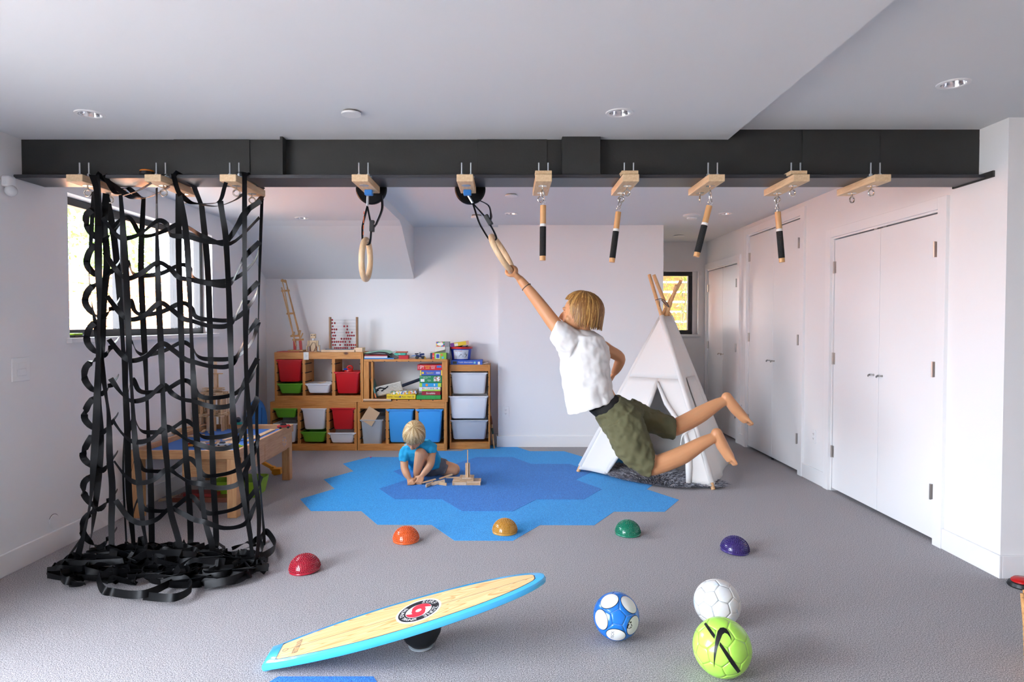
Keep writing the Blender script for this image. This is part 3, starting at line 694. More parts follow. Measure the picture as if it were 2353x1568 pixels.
for f0, f1 in ((0, .12), (.2, .5), (.58, .75), (.85, 1)): MB().bar(q0.lerp(q1, f0), q0.lerp(q1, f1), .004, .004, (0, 1, 0)).build('orange_marking', mat('orange_print', '#d8622a', .6), t, True)
ring_set('gymnastic_ring', 'tilted wooden ring gripped by the swinging child', at(1073, 444, 3.72), at(1153, 583, 3.70), (.19, 1, .06), [at(1128, 490, 3.73), at(1122, 472, 3.73), at(1100, 460, 3.74)], 0)
for (px, lb) in ((852, 'black coiled strap bundle tied around the beam above the still ring'), (1080, 'black coiled strap bundle tied around the beam above the gripped ring')):
    c = at(px, 428, 3.80); t = thing('strap_coil', lb, 'strap coil', (c.x, 3.817, 2.142), group='strap coils behind the ring blocks')
    b = MB(); b.lathe([(.060, -.016), (.084, -.018), (.090, -.010), (.087, 0), (.090, .010), (.084, .018), (.060, .016)], M=Euler((rad(90), 0, 0)).to_matrix(), seg=40, cap=False); b.lathe([(.001, -.012), (.062, -.012)], M=Euler((rad(90), 0, 0)).to_matrix(), seg=40, cap=False); b.lathe([(.001, .012), (.062, .012)], M=Euler((rad(90), 0, 0)).to_matrix(), seg=40, cap=False)
    b.build('coil', WEB, t, smooth=True)
    MB().box(-.02, .02, -.012, .012, .05, .055).build('strap_tab', WEB, t)

# ================================================================== hanging grips
DOWEL = wood('dowel', '#c98f55', '#dcae78', 2, 8, 8, .4); GRIPT = mat('grip_tape', '#181818', .8, bump=.4, bscale=160); TAPEW = mat('white_tape', (.8, .8, .78), .7)
def grip(x, ytop, top_px, bot_px, Y, label):
    a = at(top_px[0], top_px[1], Y); c = at(bot_px[0], bot_px[1], Y); d = (c - a).normalized(); L = (c - a).length
    t = thing('hanging_grip', label, 'hanging grip', a, group='wooden grips hanging in a row under the beam')
    r = .0165
    def seg(nm, f0, f1, rr, m): MB().cyl(a + d * (L * f0), a + d * (L * f1), rr, 24).build(nm, m, t, True, smooth=True, bevel=.0015)
    seg('dowel', 0, .42, r, DOWEL); seg('white_collar', .335, .385, r * 1.06, TAPEW); seg('grip_tape', .385, .915, r * 1.07, GRIPT); seg('end_cap', .915, 1, r, DOWEL)
    e = Vector((x, ytop, 2.110 - .038)); j = a - d * .03
    b = MB(); b.tube([a, a - d * .012], .005, 8); b.torus(a - d * .022, .011, .0032, 'Y', 20, 6); b.build('eye_screw', CHROME, t, True, smooth=True)
    u = (e - j).normalized(); s = Vector((.7, .7, 0)); s = (s - u * s.dot(u)).normalized(); k = .012; L2 = max((e - j).length, .02)
    pts = [j - u * .008 + s * k * .6, j + s * k, j + u * L2 * .5 + s * k, j + u * L2 + s * k * .9, j + u * (L2 + .008), j + u * L2 - s * k * .9, j + u * L2 * .5 - s * k, j - s * k, j - u * .008 - s * k * .6]
    MB().tube(pts, .0030, 8, closed=True).build('quick_link', CHROME, t, True, smooth='all')
grip(.192, 3.575, (1248, 472), (1247, 599), 3.60, 'still vertical grip, first in the row after the rings')
grip(.657, 3.765, (1421, 487), (1406, 603), 3.755, 'slightly tilted grip, second in the row after the rings')
grip(1.113, 3.575, (1630, 473), (1600, 590), 3.58, 'strongly tilted grip above the small nook window')
grip(1.565, 3.775, (1787, 487), (1797, 603), 3.77, 'grip swinging in front of the tall closet door')
# ================================================================== floor toys
def fib(n, zmin=0.0):
    return n
def dome(px, py, col, label, r=.081, rotz=0.0, tiltx=0.0, tilty=0.0, hgt=.088):
    p = fl(px, py); p.y += r * .62
    t = thing('balance_dome', label, 'balance dome', (p.x, p.y, 0), (tiltx, tilty, rotz), group='spiky balance domes on the carpet')
    m = mat('dome_' + col[1:], col, .22, coat=.4)
    prof = [(.001, 0), (r * .94, 0), (r * .99, .003), (r, .007), (r * .99, .010), (r * .965, .012)]
    for k in range(1, 15):
        a = rad(90 * k / 14); prof.append((max(.001, r * .965 * math.cos(a)), .012 + (hgt - .012) * math.sin(a)))
    MB().lathe(prof, seg=48).build('shell', m, t, smooth=True)
    b = MB(); rows = 12
    for k in range(rows):
        a = rad(5 + 81 * k / (rows - 1)); rr = r * .965 * math.cos(a); z = .012 + (hgt - .012) * math.sin(a); n = max(4, int(2 * math.pi * rr / .0108))
        for i in range(n):
            th = 2 * math.pi * (i + .5 * (k % 2)) / n; nn = Vector((math.cos(a) * math.cos(th), math.cos(a) * math.sin(th), math.sin(a)))
            q = Vector((rr * math.cos(th), rr * math.sin(th), z)); b.tube([q, q + nn * .0035, q + nn * .0052], [.0034, .0030, .0014], 5)
    b.build('nubs', m, t, smooth='all', kind='stuff')
dome(694, 1320, '#a5172e', 'crimson spiky balance dome beside the climbing net', .084, 0, 0, rad(-4))
dome(930, 1250, '#e0622a', 'orange spiky balance dome in front of the blue carpet edge')
dome(1160, 1230, '#c08a34', 'mustard yellow spiky balance dome on the blue carpet')
dome(1446, 1234, '#0f7a5c', 'green spiky balance dome on the grey carpet')
dome(1695, 1275, '#3b2a70', 'purple spiky balance dome nearest the closet doors', .083, 0, 0, rad(5))

# ---- balls
phi = (1 + 5 ** .5) / 2
def trunc_ico():
    ico = []
    for a in (-1, 1):
        for c in (-phi, phi): ico += [(0, a, c), (a, c, 0), (c, 0, a)]
    ico = [Vector(v).normalized() for v in ico]
    d0 = min((ico[0] - v).length for v in ico[1:]); E = [(i, j) for i in range(12) for j in range(12) if i != j and (ico[i] - ico[j]).length < d0 * 1.01]
    vert = {(i, j): (ico[i] * 2 + ico[j]).normalized() for i, j in E}
    faces = []
    for i in range(12): faces.append((ico[i], [vert[(i, j)] for a, j in E if a == i]))
    tri = [(i, j, k) for i in range(12) for j in range(i + 1, 12) for k in range(j + 1, 12) if all((x, y) in vert for x, y in ((i, j), (j, k), (i, k)))]
    for i, j, k in tri: faces.append(((ico[i] + ico[j] + ico[k]).normalized(), [vert[q] for q in ((i, j), (j, i), (j, k), (k, j), (k, i), (i, k))]))
    out = []
    for c, vs in faces:
        u = c.orthogonal().normalized(); w = c.cross(u); vs = sorted(vs, key=lambda v: math.atan2(v.dot(w), v.dot(u))); out.append((c, vs))
    return out
TI = trunc_ico()
def ball(px, py, r, label, mpent, mhex, seam, quat, puff=.004, name='soccer_ball', shrink=.965):
    p = fl(px, py, r); d = (p - _O); d.normalize(); 
    t = thing(name, label, 'ball', (p.x, p.y, r)); t.rotation_mode = 'QUATERNION'; t.rotation_quaternion = quat
    MB().sphere((0, 0, 0), r * .992, 40, 24).build('bladder_seams', seam, t, smooth='all')
    for c, vs in TI:
        n = len(vs); b = MB(); N = 6; rows = [[c * r]]
        ring = []
        for i in range(n):
            a, d2 = vs[i], vs[(i + 1) % n]
            for k in range(4): ring.append(a.lerp(d2, k / 4))
        for k in range(1, N + 1):
            f = k / (N - 1) * shrink if k < N else shrink * 1.006
            rows.append([(c.lerp(v, f)).normalized() * (r if k < N - 1 else r * .9985 if k == N - 1 else r * .98) for v in ring])
        m = len(ring); vsx = [rows[0][0]] + [v for q in rows[1:] for v in q]; fs = [(0, 1 + i, 1 + (i + 1) % m) for i in range(m)]
        for k in range(N - 1):
            for i in range(m):
                j = (i + 1) % m; fs.append((1 + k * m + i, 1 + (k + 1) * m + i, 1 + (k + 1) * m + j, 1 + k * m + j))
        b.add(vsx, fs); b.build('panel', mpent if n == 5 else mhex, t, smooth='all')
    return t
def look(d, roll=0.0):
    """rotation that brings local +Z towards world direction d, local Y as near up as possible"""
    return Vector(d).to_track_quat('Z', 'Y') @ Euler((0, 0, roll)).to_quaternion()
def sphere_decal(b, poly, r, maxlen=None):
    """flat outline (x,y in metres on the tangent plane) wrapped onto a sphere of radius r about local +Z"""
    bm = bmesh.new(); f = bm.faces.new([bm.verts.new((x, y, 0)) for x, y in poly]); bmesh.ops.triangulate(bm, faces=[f])
    L = maxlen or r * .12
    for _ in range(5):
        es = [e for e in bm.edges if e.calc_length() > L]
        if not es: break
        bmesh.ops.subdivide_edges(bm, edges=es, cuts=1); bmesh.ops.triangulate(bm, faces=bm.faces[:])
    vs = []
    for v in bm.verts:
        d = math.hypot(v.co.x, v.co.y); a = d / r
        vs.append(Vector((0, 0, r)) if d < 1e-9 else Vector((v.co.x / d * math.sin(a), v.co.y / d * math.sin(a), math.cos(a))) * r)
    bm.verts.index_update(); b.add(vs, [[v.index for v in f.verts] for f in bm.faces]); bm.free(); return b
def circ(cx, cy, rx, ry=None, n=28, rot=0.0):
    ry = ry or rx; return [(cx + rx * math.cos(a) * math.cos(rot) - ry * math.sin(a) * math.sin(rot), cy + rx * math.cos(a) * math.sin(rot) + ry * math.sin(a) * math.cos(rot)) for a in [2 * math.pi * k / n for k in range(n)]]
# lime ball with black swoosh and stripe
LIME = mat('lime_leather', '#b2ee58', .30, coat=.5); LIMES = mat('lime_seam', '#c8f08a', .5)
c = fl(1659, 1488, .109); q = look(_O - c)
lime = ball(1659, 1488, .109, 'lime green ball with black curved check mark and stripe', LIME, LIME, LIMES, q @ Euler((.25, .2, .3)).to_quaternion(), shrink=.993)
INK = mat('black_print', '#101012', .35)
def pxy(x, y, cx, cy, k): return ((x - cx) * k, -(y - cy) * k)
k = .109 * 2 / 735.0; C0 = (1800, 920)
qi = (q @ Euler((.25, .2, .3)).to_quaternion()).inverted() @ q
sw = [(1700, 1190), (1705, 1000), (1722, 860), (1745, 740), (1775, 690), (1815, 678), (1855, 692), (1885, 735), (1905, 790), (1912, 835), (1890, 790), (1862, 758), (1830, 750), (1805, 775), (1780, 840), (1750, 930), (1728, 1030), (1712, 1120)]
st1 = [(1532, 630), (1560, 602), (1718, 792), (1708, 838), (1672, 800)]; st2 = [(1768, 905), (1778, 865), (1920, 1030), (2064, 1205), (2025, 1238), (1905, 1095)]
b = MB()
for pl in (sw, st1, st2): sphere_decal(b, [pxy(x, y, C0[0], C0[1], k * 1.04) for x, y in pl], .1098, .012)
b.v = [tuple(qi.to_matrix() @ Vector(v)) for v in b.v]
b.build('printed_check_mark', INK, lime, smooth='all', kind='stuff')
# worn white ball with blue scuffs
nt = NT('worn_white_leather'); tc = nt.n('ShaderNodeTexCoord'); nz = nt.n('ShaderNodeTexNoise', Scale=9.0, Detail=6.0, Distortion=1.5); nt.l(tc, 'Object', nz, 'Vector')
r_ = ramp(nt, [(0.40, (.74, .72, .68)), (0.54, (.76, .77, .77)), (0.66, (.42, .66, .80))]); nt.l(nz, 'Fac', r_, 'Fac'); nt.l(r_, 'Color', nt.b, 'Base Color'); nt.b.inputs['Roughness'].default_value = .4
c = fl(1648, 1386, .102)
ball(1648, 1386, .102, 'worn white soccer ball behind the lime one', nt.m, nt.m, mat('seam_blue_grey', '#8f9aa4', .7), look(_O - c) @ Euler((.35, -.25, .2)).to_quaternion(), shrink=.984)
# blue ball with white ovals
BL = mat('blue_leather', '#1878d8', .25, coat=.4); c = fl(1416, 1416, .098); q = look(_O - c)
tq = (TI[0][0]).rotation_difference(Vector((0, 0, 1)))          # pentagon centre to +Z
v0 = tq @ TI[0][1][0]; a0 = math.atan2(v0.y, v0.x)
q2 = q @ Euler((rad(6), rad(-3), rad(84) - 0)).to_quaternion() @ Euler((0, 0, -a0)).to_quaternion() @ tq
bb_ = ball(1416, 1416, .098, 'blue and white soccer ball with black ringed ovals', BL, BL, mat('stitch_white', '#c9dcee', .6), q2, shrink=.986)
base = (q2.inverted() @ q @ Euler((rad(6), rad(-3), rad(84))).to_quaternion())
bw, bk2 = MB(), MB()
for hemi in (0, 1):
    for j in range(5):
        Mr = base.to_matrix() @ (Euler((rad(180), 0, 0)).to_matrix() if hemi else Matrix.Identity(3)) @ Euler((0, 0, rad(36 + 72 * j))).to_matrix() @ Euler((0, rad(49), 0)).to_matrix()
        for bb2, rx, ry, rr in ((bk2, .0385, .0430, .0985), (bw, .0360, .0405, .0990)):
            tmp = MB(); sphere_decal(tmp, circ(0, 0, rx, ry), rr, .012); tmp.v = [tuple(Mr @ Vector(v)) for v in tmp.v]; tmp.build('oval_outline' if bb2 is bk2 else 'white_oval', INK if bb2 is bk2 else mat('white_print', (.86, .87, .85), .35), bb_, smooth='all')

def ball_text(body, parent, qrel, x, y, size, r, rot, m):
    me = text_mesh(body, size); Mr = qrel.to_matrix()
    for v in me.vertices:
        u = v.co.x * math.cos(rot) - v.co.y * math.sin(rot) + x; w = v.co.x * math.sin(rot) + v.co.y * math.cos(rot) + y; d = math.hypot(u, w) or 1e-9; a = d / r
        v.co = Mr @ (Vector((u / d * math.sin(a), w / d * math.sin(a), math.cos(a))) * r)
    me.materials.append(m); link('lettering', me, parent)
kb = .098 * 2 / 590.0
ball_text('TECK', bb_, q2.inverted() @ q, *pxy(425, 752, 470, 520, kb * 1.12), .019, .0994, rad(83), mat('grey_print', '#55565c', .5))
b = MB()
for pl in ([(600, 650), (598, 620), (612, 600), (628, 592), (622, 608), (612, 622), (610, 650)], [(640, 590), (655, 600), (668, 625), (660, 628), (648, 608)], [(622, 580), (630, 565), (638, 578), (648, 562), (656, 582), (640, 590)], [(630, 640), (650, 625), (645, 638)], [(602, 650), (630, 657), (664, 640), (660, 632), (632, 648)]):
    sphere_decal(b, [pxy(x, y, 470, 520, kb * 1.13) for x, y in pl], .0995, .006)
Mr = (q2.inverted() @ q).to_matrix(); b.v = [tuple(Mr @ Vector(v)) for v in b.v]; b.build('lion_emblem', INK, bb_, smooth='all')

# ---- balance board
T, N = Vector((-.958, 2.532, .034)), Vector((.153, 2.615, .330))
ax = (N - T).normalized(); L = (N - T).length; sd = Vector((-.06, 1, .02)); sd = (sd - ax * sd.dot(ax)).normalized(); up = ax.cross(sd).normalized()
board = thing('balance_board', 'surfboard shaped wooden balance board with sky blue rail', 'balance board', T)
BM = Matrix(((ax.x, sd.x, up.x, T.x), (ax.y, sd.y, up.y, T.y), (ax.z, sd.z, up.z, T.z), (0, 0, 0, 1)))
def outline(inset=0.0, n=40, L0=0.0):
    pts = []
    hw = lambda s: .148 * (max(0.0, (1 - ((s - .47) / .53) ** 2)) ** .5 if s > .47 else (1 - .52 * ((.47 - s) / .47) ** 2.0))
    ss = [i / n for i in range(n + 1)]; ss = [s if s < .8 else .8 + .2 * math.sin((s - .8) / .2 * math.pi / 2) for s in ss]
    up_ = [(s * L, hw(s)) for s in ss]; full = up_ + [(x, -y) for x, y in reversed(up_[:-1])]
    if inset:
        out = []
        cx, cy = L * .47, 0
        m = len(full)
        for i in range(m):
            x0, y0 = full[i - 1]; x1, y1 = full[(i + 1) % m]; d = math.hypot(x1 - x0, y1 - y0) or 1; nx, ny = (y1 - y0) / d, -(x1 - x0) / d
            x, y = full[i]
            if (x - cx) * nx + (y - cy) * ny > 0: nx, ny = -nx, -ny
            k_ = inset
            out.append((max(L0, min(x + nx * k_, L - inset * 1.6)), y + ny * k_))
        return out
    return full
rail = MB(); O_ = outline(); th = .030
prof = [(.012, -th), (.002, -th * .8), (0, -th * .45), (.003, -th * .1), (.010, 0)]
rings = []
for ins, z in prof:
    o = outline(ins if ins else 0.0001, L0=ins); rings.append([BM @ Vector((x, y, z)) for x, y in o])
rail.loft(rings); rail.build('rail', mat('rail_sky_blue', '#48b4ea', .18, coat=.6), board, True, smooth=True)
dk = outline(.027, L0=.052); b = MB(); b.prism([(x, y) for x, y in dk], -.002, .0008, BM); b.build('deck_outline', mat('pin_line', '#3c3e50', .4), board, True)
dk = outline(.0295, L0=.056)
nt = NT('deck_wood'); tc = nt.n('ShaderNodeTexCoord')
mpn = nt.n('ShaderNodeMapping'); mpn.inputs['Scale'].default_value = (.9, 8.0, 1.0); nt.l(tc, 'Object', mpn, 'Vector')
nz = nt.n('ShaderNodeTexNoise', Scale=1.9, Detail=.6, Distortion=.25); nt.l(mpn, 'Vector', nz, 'Vector')
wv = nt.n('ShaderNodeMath', operation='MULTIPLY'); wv.inputs[1].default_value = 17.0; nt.l(nz, 'Fac', wv, 0)
fr = nt.n('ShaderNodeMath', operation='FRACT'); nt.l(wv, 0, fr, 0)
rp = ramp(nt, [(0.0, '#f3cf96'), (0.60, '#f0c488'), (0.90, '#dfa05e'), (1.0, '#f3cf96')]); nt.l(fr, 0, rp, 'Fac'); nt.l(rp, 'Color', nt.b, 'Base Color'); nt.b.inputs['Roughness'].default_value = .22; nt.b.inputs['Coat Weight'].default_value = .5
b = MB(); b.prism(dk, -.002, .0014)
deck = b.build('deck', nt.m); deck.matrix_world = BM; deck.parent = board; deck.matrix_parent_inverse = Matrix.Translation(-T); 
b = MB(); b.box(.075, L * .455, -.0007, .0007, .0012, .0018, BM); b.box(L * .62, L - .05, -.0007, .0007, .0012, .0018, BM); b.build('centre_line', mat('fine_line', '#5a5048', .5), board, True)
LC = L * .540; LR = .094
def ldisc(r0, z, m, nm, n=48): MB().prism([(LC + r0 * math.cos(a), r0 * math.sin(a)) for a in [2 * math.pi * k / n for k in range(n)]], z - .0003, z, BM).build(nm, m, board, True)
WPR = mat('logo_white', (.86, .86, .86), .3); NPR = mat('logo_black', '#17171f', .3); RPR = mat('logo_red', '#e8283c', .3)
ldisc(LR, .0019, WPR, 'logo_rim'); ldisc(LR * .90, .0022, NPR, 'logo_ring'); ldisc(LR * .575, .0025, WPR, 'logo_field')
# swirl: two-armed red eye
def swirl():
    r1 = LR * .56; r0 = LR * .315; pts = []
    for h in (0, 180):
        for k in range(13): a = rad(h + 10 + 90 * k / 12); pts.append((r1 * math.cos(a), r1 * math.sin(a)))
        for k in range(1, 11): f = k / 10; a = rad(h + 100 + 72 * f); r_ = r1 + (r0 - r1) * (f * f * (3 - 2 * f)); pts.append((r_ * math.cos(a), r_ * math.sin(a)))
        for k in range(1, 6): a = rad(h + 172 + 50 * k / 5); pts.append((r0 * math.cos(a), r0 * math.sin(a)))
        for k in range(1, 7): f = k / 7; a = rad(h + 222 - 32 * f ** .7); r_ = r0 + (r1 - r0) * f ** 1.0; pts.append((r_ * math.cos(a), r_ * math.sin(a)))
    return pts
B2 = BM @ Matrix.Translation((LC, 0, 0)) @ Euler((0, 0, rad(-4))).to_matrix().to_4x4()
MB().prism(swirl(), .0025, .0029, B2).build('logo_swirl', RPR, board, True); ldisc(LR * .13, .0032, WPR, 'logo_eye')
def arc_text(body, a_mid, r, size, flip, spread):
    n = len(body)
    for i, ch in enumerate(body):
        if ch == ' ': continue
        a = a_mid + spread * (i - (n - 1) / 2) * (1 if flip else -1)
        me = text_mesh(ch, size); rot = a + (math.pi / 2 if flip else -math.pi / 2)
        M = BM @ Matrix.Translation((LC + r * math.cos(a), r * math.sin(a), .0027)) @ Euler((0, 0, rot)).to_matrix().to_4x4()
        me.transform(M); me.materials.append(WPR); link('lettering', me, board, True)
arc_text('SURF ZONE', rad(5), LR * .735, .030, False, rad(17.5)); arc_text('BALANCE TRAINER', rad(202), LR * .745, .023, True, rad(8.6))
me = text_mesh('MONTPELLIER', .034, bold=0.0); M = BM @ Matrix.Translation((.125, 0, .0021)) @ Euler((0, 0, rad(-90))).to_matrix().to_4x4() @ Matrix.Diagonal((.5, 1.0, 1, 1)); me.transform(M); me.materials.append(mat('stamp_brown', '#7a6a5a', .5)); link('lettering', me, board, True)
b = MB(); b.torus((0, 0, 0), .011, .0008, 'Z', 24, 4); b.v = [tuple(BM @ Vector((v[0] + .078, v[1], v[2] + .0016))) for v in b.v]; b.build('tail_mark', mat('fine_line', '#5a5048', .5), board, True)
rb = thing('balance_ball', 'black rubber ball with pale cap under the balance board', 'balance ball', (-.362, 2.665, 0))
MB().lathe([(.012, .004), (.040, .012), (.066, .036), (.083, .070), (.088, .100), (.082, .132), (.06, .150), (.002, .152)], seg=36).build('rubber_body', mat('rubber_black', '#121214', .55), rb, smooth=True)
MB().lathe([(.002, 0), (.035, .0005), (.048, .006), (.052, .012), (.044, .014)], seg=36).build('pale_cap', mat('rubber_grey', (.6, .66, .7), .5), rb, smooth=True)
# red button, basket, bits
p = fl(2343, 1352); t = thing('buzzer_button', 'red push button on a black base at the frame edge', 'button', (p.x + .03, p.y + .02, 0))
MB().lathe([(.062, 0), (.066, .006), (.060, .022), (.052, .026)], seg=32).build('base', BLACK, t, smooth=True); MB().lathe([(.050, .024), (.049, .034), (.038, .044), (.002, .048)], seg=32).build('cap', mat('button_red', '#c01414', .25), t, smooth=True)
p = fl(2343, 1566); t = thing('wicker_basket', 'woven tan wicker basket cut off by the frame edge', 'basket', (2.015 + .2, 2.43, 0))
WK = wood('wicker', '#b07a44', '#d8a76c', 0, 30, 2, .7)
b = MB()
for k in range(13):
    z = .012 + k * .020; r = .185 + .012 * k / 13; b.torus((0, 0, z), r, .0105, 'Z', 40, 6)
b.build('weave', WK, t, smooth='all'); b = MB()
for k in range(26):
    a = 2 * math.pi * k / 26; b.tube([(.182 * math.cos(a), .182 * math.sin(a), 0), (.205 * math.cos(a), .205 * math.sin(a), .27)], .007, 6)
b.build('stakes', WK, t, smooth='all'); MB().lathe([(.002, .004), (.178, .004), (.178, .012), (.002, .012)], seg=40).build('basket_floor', WK, t)
p = fl(1776, 1056); t = thing('plastic_spider', 'tiny black plastic spider on the carpet under the tall closet door', 'toy spider', (p.x, p.y, .006))
MB().sphere((0, 0, .002), .012, 12, 8, (1.3, 1, .7)).build('body', BLACK, t, smooth='all'); b = MB()
for s in (-1, 1):
    for k in range(4): b.tube([(.004 * (k - 1.5), s * .008, .004), ((k - 1.5) * .012, s * .025, .014), ((k - 1.5) * .018, s * .042, -.004)], .0018, 5)
b.build('legs', BLACK, t, smooth='all')
p = fl(852, 1053); tag(MB().sphere((p.x, p.y, .0085), .008, 10, 6, (1, 1, .7)).build('pink_bead', mat('pink', '#e0409a', .4), smooth='all'), 'tiny pink bead at the blue carpet\'s far corner', 'bead')
# ================================================================== pine storage shelves
YS = 6.87
NOTCH = mat('notch_black', '#1a1614', .8)
def shelf_unit(label, x0, x1, z0, z1, cols, yf=YS, dep=.30, tr=.070, br=.072, up=.034, shelves_open=False):
    t = thing('storage_shelf', label, 'shelf', ((x0 + x1) / 2, yf, z0))
    yb = yf + dep
    for x in (x0, x1 - .018): 
        s = MB().box(x, x + .018, yf, yb, z0, z1).build('side_panel', PINEV, t, True, bevel=.002)
    MB().box(x0 + .018, x1 - .018, yf - .002, yf + .02, z1 - tr, z1).build('top_rail', PINE, t, True, bevel=.002)
    MB().box(x0 + .018, x1 - .018, yf - .002, yf + .02, z0, z0 + br).build('bottom_rail', PINE, t, True, bevel=.002)
    MB().box(x0 + .018, x1 - .018, yf + .02, yb, z1 - .018, z1).build('top_board', PINE, t, True)
    MB().box(x0 + .018, x1 - .018, yf + .02, yb, z0 + br - .018, z0 + br).build('bottom_board', PINE, t, True)
    xs = [x0 + (x1 - x0) * k / cols for k in range(cols + 1)]
    for k, x in enumerate(xs):
        if 0 < k < cols:
            u = MB().box(x - up / 2, x + up / 2, yf, yb, z0 + br, z1 - tr).build('divider', PINEV, t, True, bevel=.002)
        else:
            xa = x0 + .018 if k == 0 else x1 - .018 - .012
            u = MB().box(xa, xa + .012, yf, yb, z0 + br, z1 - tr).build('runner_panel', PINEV, t, True, bevel=.002)
        b = MB(); z = z0 + br + .05
        while z < z1 - tr - .02:
            for sx in ((-1, 1) if 0 < k < cols else (1,) if k == 0 else (-1,)):
                xe = x + sx * up / 2 if 0 < k < cols else (x0 + .030 if k == 0 else x1 - .030)
                b.box(xe - .007, xe + .001 * sx + .004, yf - .0012, yf + .2, z, z + .010)
            z += .095
        b.build('runner_grooves', NOTCH, t, True, kind='stuff')
    return t
shelf_unit('lower pine storage shelf beside the blue board, holding green, white and red bins', -2.53, -1.607, 0, .520, 3)
shelf_unit('upper pine storage shelf under the abacus and toy crane', -2.480, -1.537, .5205, 1.050, 3, tr=.072, br=.066)
shelf_unit('lower pine storage shelf behind the seated child, holding blue bins', -1.600, -.650, 0, .520, 3)
# open unit with board games
x0, x1, z0, z1 = -1.531, -.640, .5205, .976
t = thing('open_shelf', 'open pine shelf with the stack of board games', 'shelf', ((x0 + x1) / 2, YS, z0))
MB().box(x0, x1, YS, YS + .29, z1 - .026, z1).build('top_board', PINE, t, True, bevel=.002); MB().box(x0, x1, YS, YS + .29, z0, z0 + .022).build('bottom_board', PINE, t, True, bevel=.002)
for x, w in ((x0, .055), (x0 + .075, .02), (x1 - .058, .058)):
    MB().box(x, x + w, YS + (.02 if w == .02 else 0), YS + (.29 if w != .02 else .06), z0 + .022, z1 - .026).build('side_panel', PINEV, t, True, bevel=.002)
b = MB()
for k in range(6):
    xx = x0 + .09 + k * .128; b.box(xx, xx + .010, YS - .001, YS + .02, z1 - .0262, z1 - .018); b.box(xx, xx + .010, YS - .001, YS + .02, z0 + .014, z0 + .0222)
b.build('runner_grooves', NOTCH, t, True, kind='stuff')
# tower at the right
YT = 6.955
t = thing('storage_shelf', 'narrow tall pine storage shelf with three large white bins', 'shelf', (-.409, YT, 0))
for x in (-.628, -.208): 
    for yy in (YT, YT + .255): MB().box(x, x + .018, yy, yy + .03, 0, .912).build('upright', PINEV, t, True, bevel=.002)
    MB().box(x + .004, x + .014, YT + .03, YT + .255, 0, .912).build('side_panel', PINEV, t, True)
MB().box(-.61, -.208, YT - .001, YT + .02, .842, .912).build('top_rail', PINE, t, True, bevel=.002); MB().box(-.61, -.208, YT + .02, YT + .285, .894, .912).build('top_board', PINE, t, True)
MB().box(-.61, -.208, YT - .001, YT + .02, .0, .072).build('bottom_rail', PINE, t, True, bevel=.002); MB().box(-.61, -.208, YT + .02, YT + .285, .054, .072).build('bottom_board', PINE, t, True)
b = MB()
for z in (.17, .27, .37, .47, .57, .67, .77):
    for xx in (-.614, -.2135): b.box(xx, xx + .009, YT - .0012, YT + .02, z, z + .01)
b.build('runner_grooves', NOTCH, t, True, kind='stuff')

# ---- bins
def rrect(x0, x1, y0, y1, r, z, n=4):
    pts = []
    for cx, cy, a0 in ((x1 - r, y1 - r, 0), (x0 + r, y1 - r, 90), (x0 + r, y0 + r, 180), (x1 - r, y0 + r, 270)):
        for k in range(n + 1):
            a = rad(a0 + 90 * k / n); pts.append(Vector((cx + r * math.cos(a), cy + r * math.sin(a), z)))
    return pts
BRED = mat('bin_red', '#cc1c24', .35); BGRN = mat('bin_green', '#68b02c', .35); BWHT = mat('bin_white', (.88, .88, .90), .4); BBLU = mat('bin_blue', '#46a6f0', .35)
BFRO = mat('bin_frosted', (.86, .88, .92), .35, trans=.12, alpha=1)
BCLR = mat('bin_clear', (.74, .78, .82), .2, alpha=.38)
def bin_(pl, pr_, pt, pb, m, label, Y=YS, dep=.27, taper=.13, dy=0.0):
    a = at(pl, pt, Y - .012 - dy); c = at(pr_, pb, Y - .012 - dy); x0, x1, zt, zb_ = a.x, a.x + (c.x - a.x), a.z, c.z
    w = x1 - x0; tp = w * taper / 2 + .004; y0 = Y - .012 - dy; y1 = y0 + dep; lip = .012
    t = thing('storage_bin', label, 'bin', ((x0 + x1) / 2, y0, zb_))
    b = MB(); X0, X1, Y0, Y1 = x0 + lip, x1 - lip, y0 + lip, y1 - lip
    rg = [rrect(X0 + tp + .01, X1 - tp - .01, Y0 + .02, Y1 - .02, .02, zb_), rrect(X0 + tp, X1 - tp, Y0 + .012, Y1 - .012, .024, zb_ + .012), rrect(X0, X1, Y0, Y1, .02, zt - .010),
          rrect(X0 + .003, X1 - .003, Y0 + .003, Y1 - .003, .018, zt - .010), rrect(X0 + tp + .003, X1 - tp - .003, Y0 + .015, Y1 - .015, .022, zb_ + .014)]
    b.loft(rg); b.build('tub', m, t, True, smooth=True)
    b = MB(); o = [rrect(X0, X1, Y0, Y1, .018, zt - .009), rrect(x0, x1, y0, y1, .016, zt - .012), rrect(x0, x1, y0, y1, .016, zt - .002), rrect(x0 + .003, x1 - .003, y0 + .003, y1 - .003, .014, zt), rrect(X0 + .003, X1 - .003, Y0 + .003, Y1 - .003, .016, zt), rrect(X0 + .003, X1 - .003, Y0 + .003, Y1 - .003, .016, zt - .009)]
    b.loft(o, False, False); b.build('rim', m, t, True, smooth=True)
    for xx in (X0 + .004, X1 - .026): MB().box(xx, xx + .022, y0 + .004, Y0 + .002, zt - .024, zt - .011).build('rim_lug', m, t, True, bevel=.003)
    return t
bin_(632, 695, 827, 878, BRED, 'deep red bin in the top corner beside the toy crane')
bin_(635, 695, 882, 905, BGRN, 'shallow green bin under the deep red one on the upper shelf')
bin_(700, 761, 882, 904, BWHT, 'shallow white bin with planks in the upper shelf')
bin_(766, 828, 855, 905, BRED, 'deep red bin filled with red toys in the upper shelf')
bin_(626, 683, 939, 961, BGRN, 'shallow green bin at the top of the lower shelf corner')
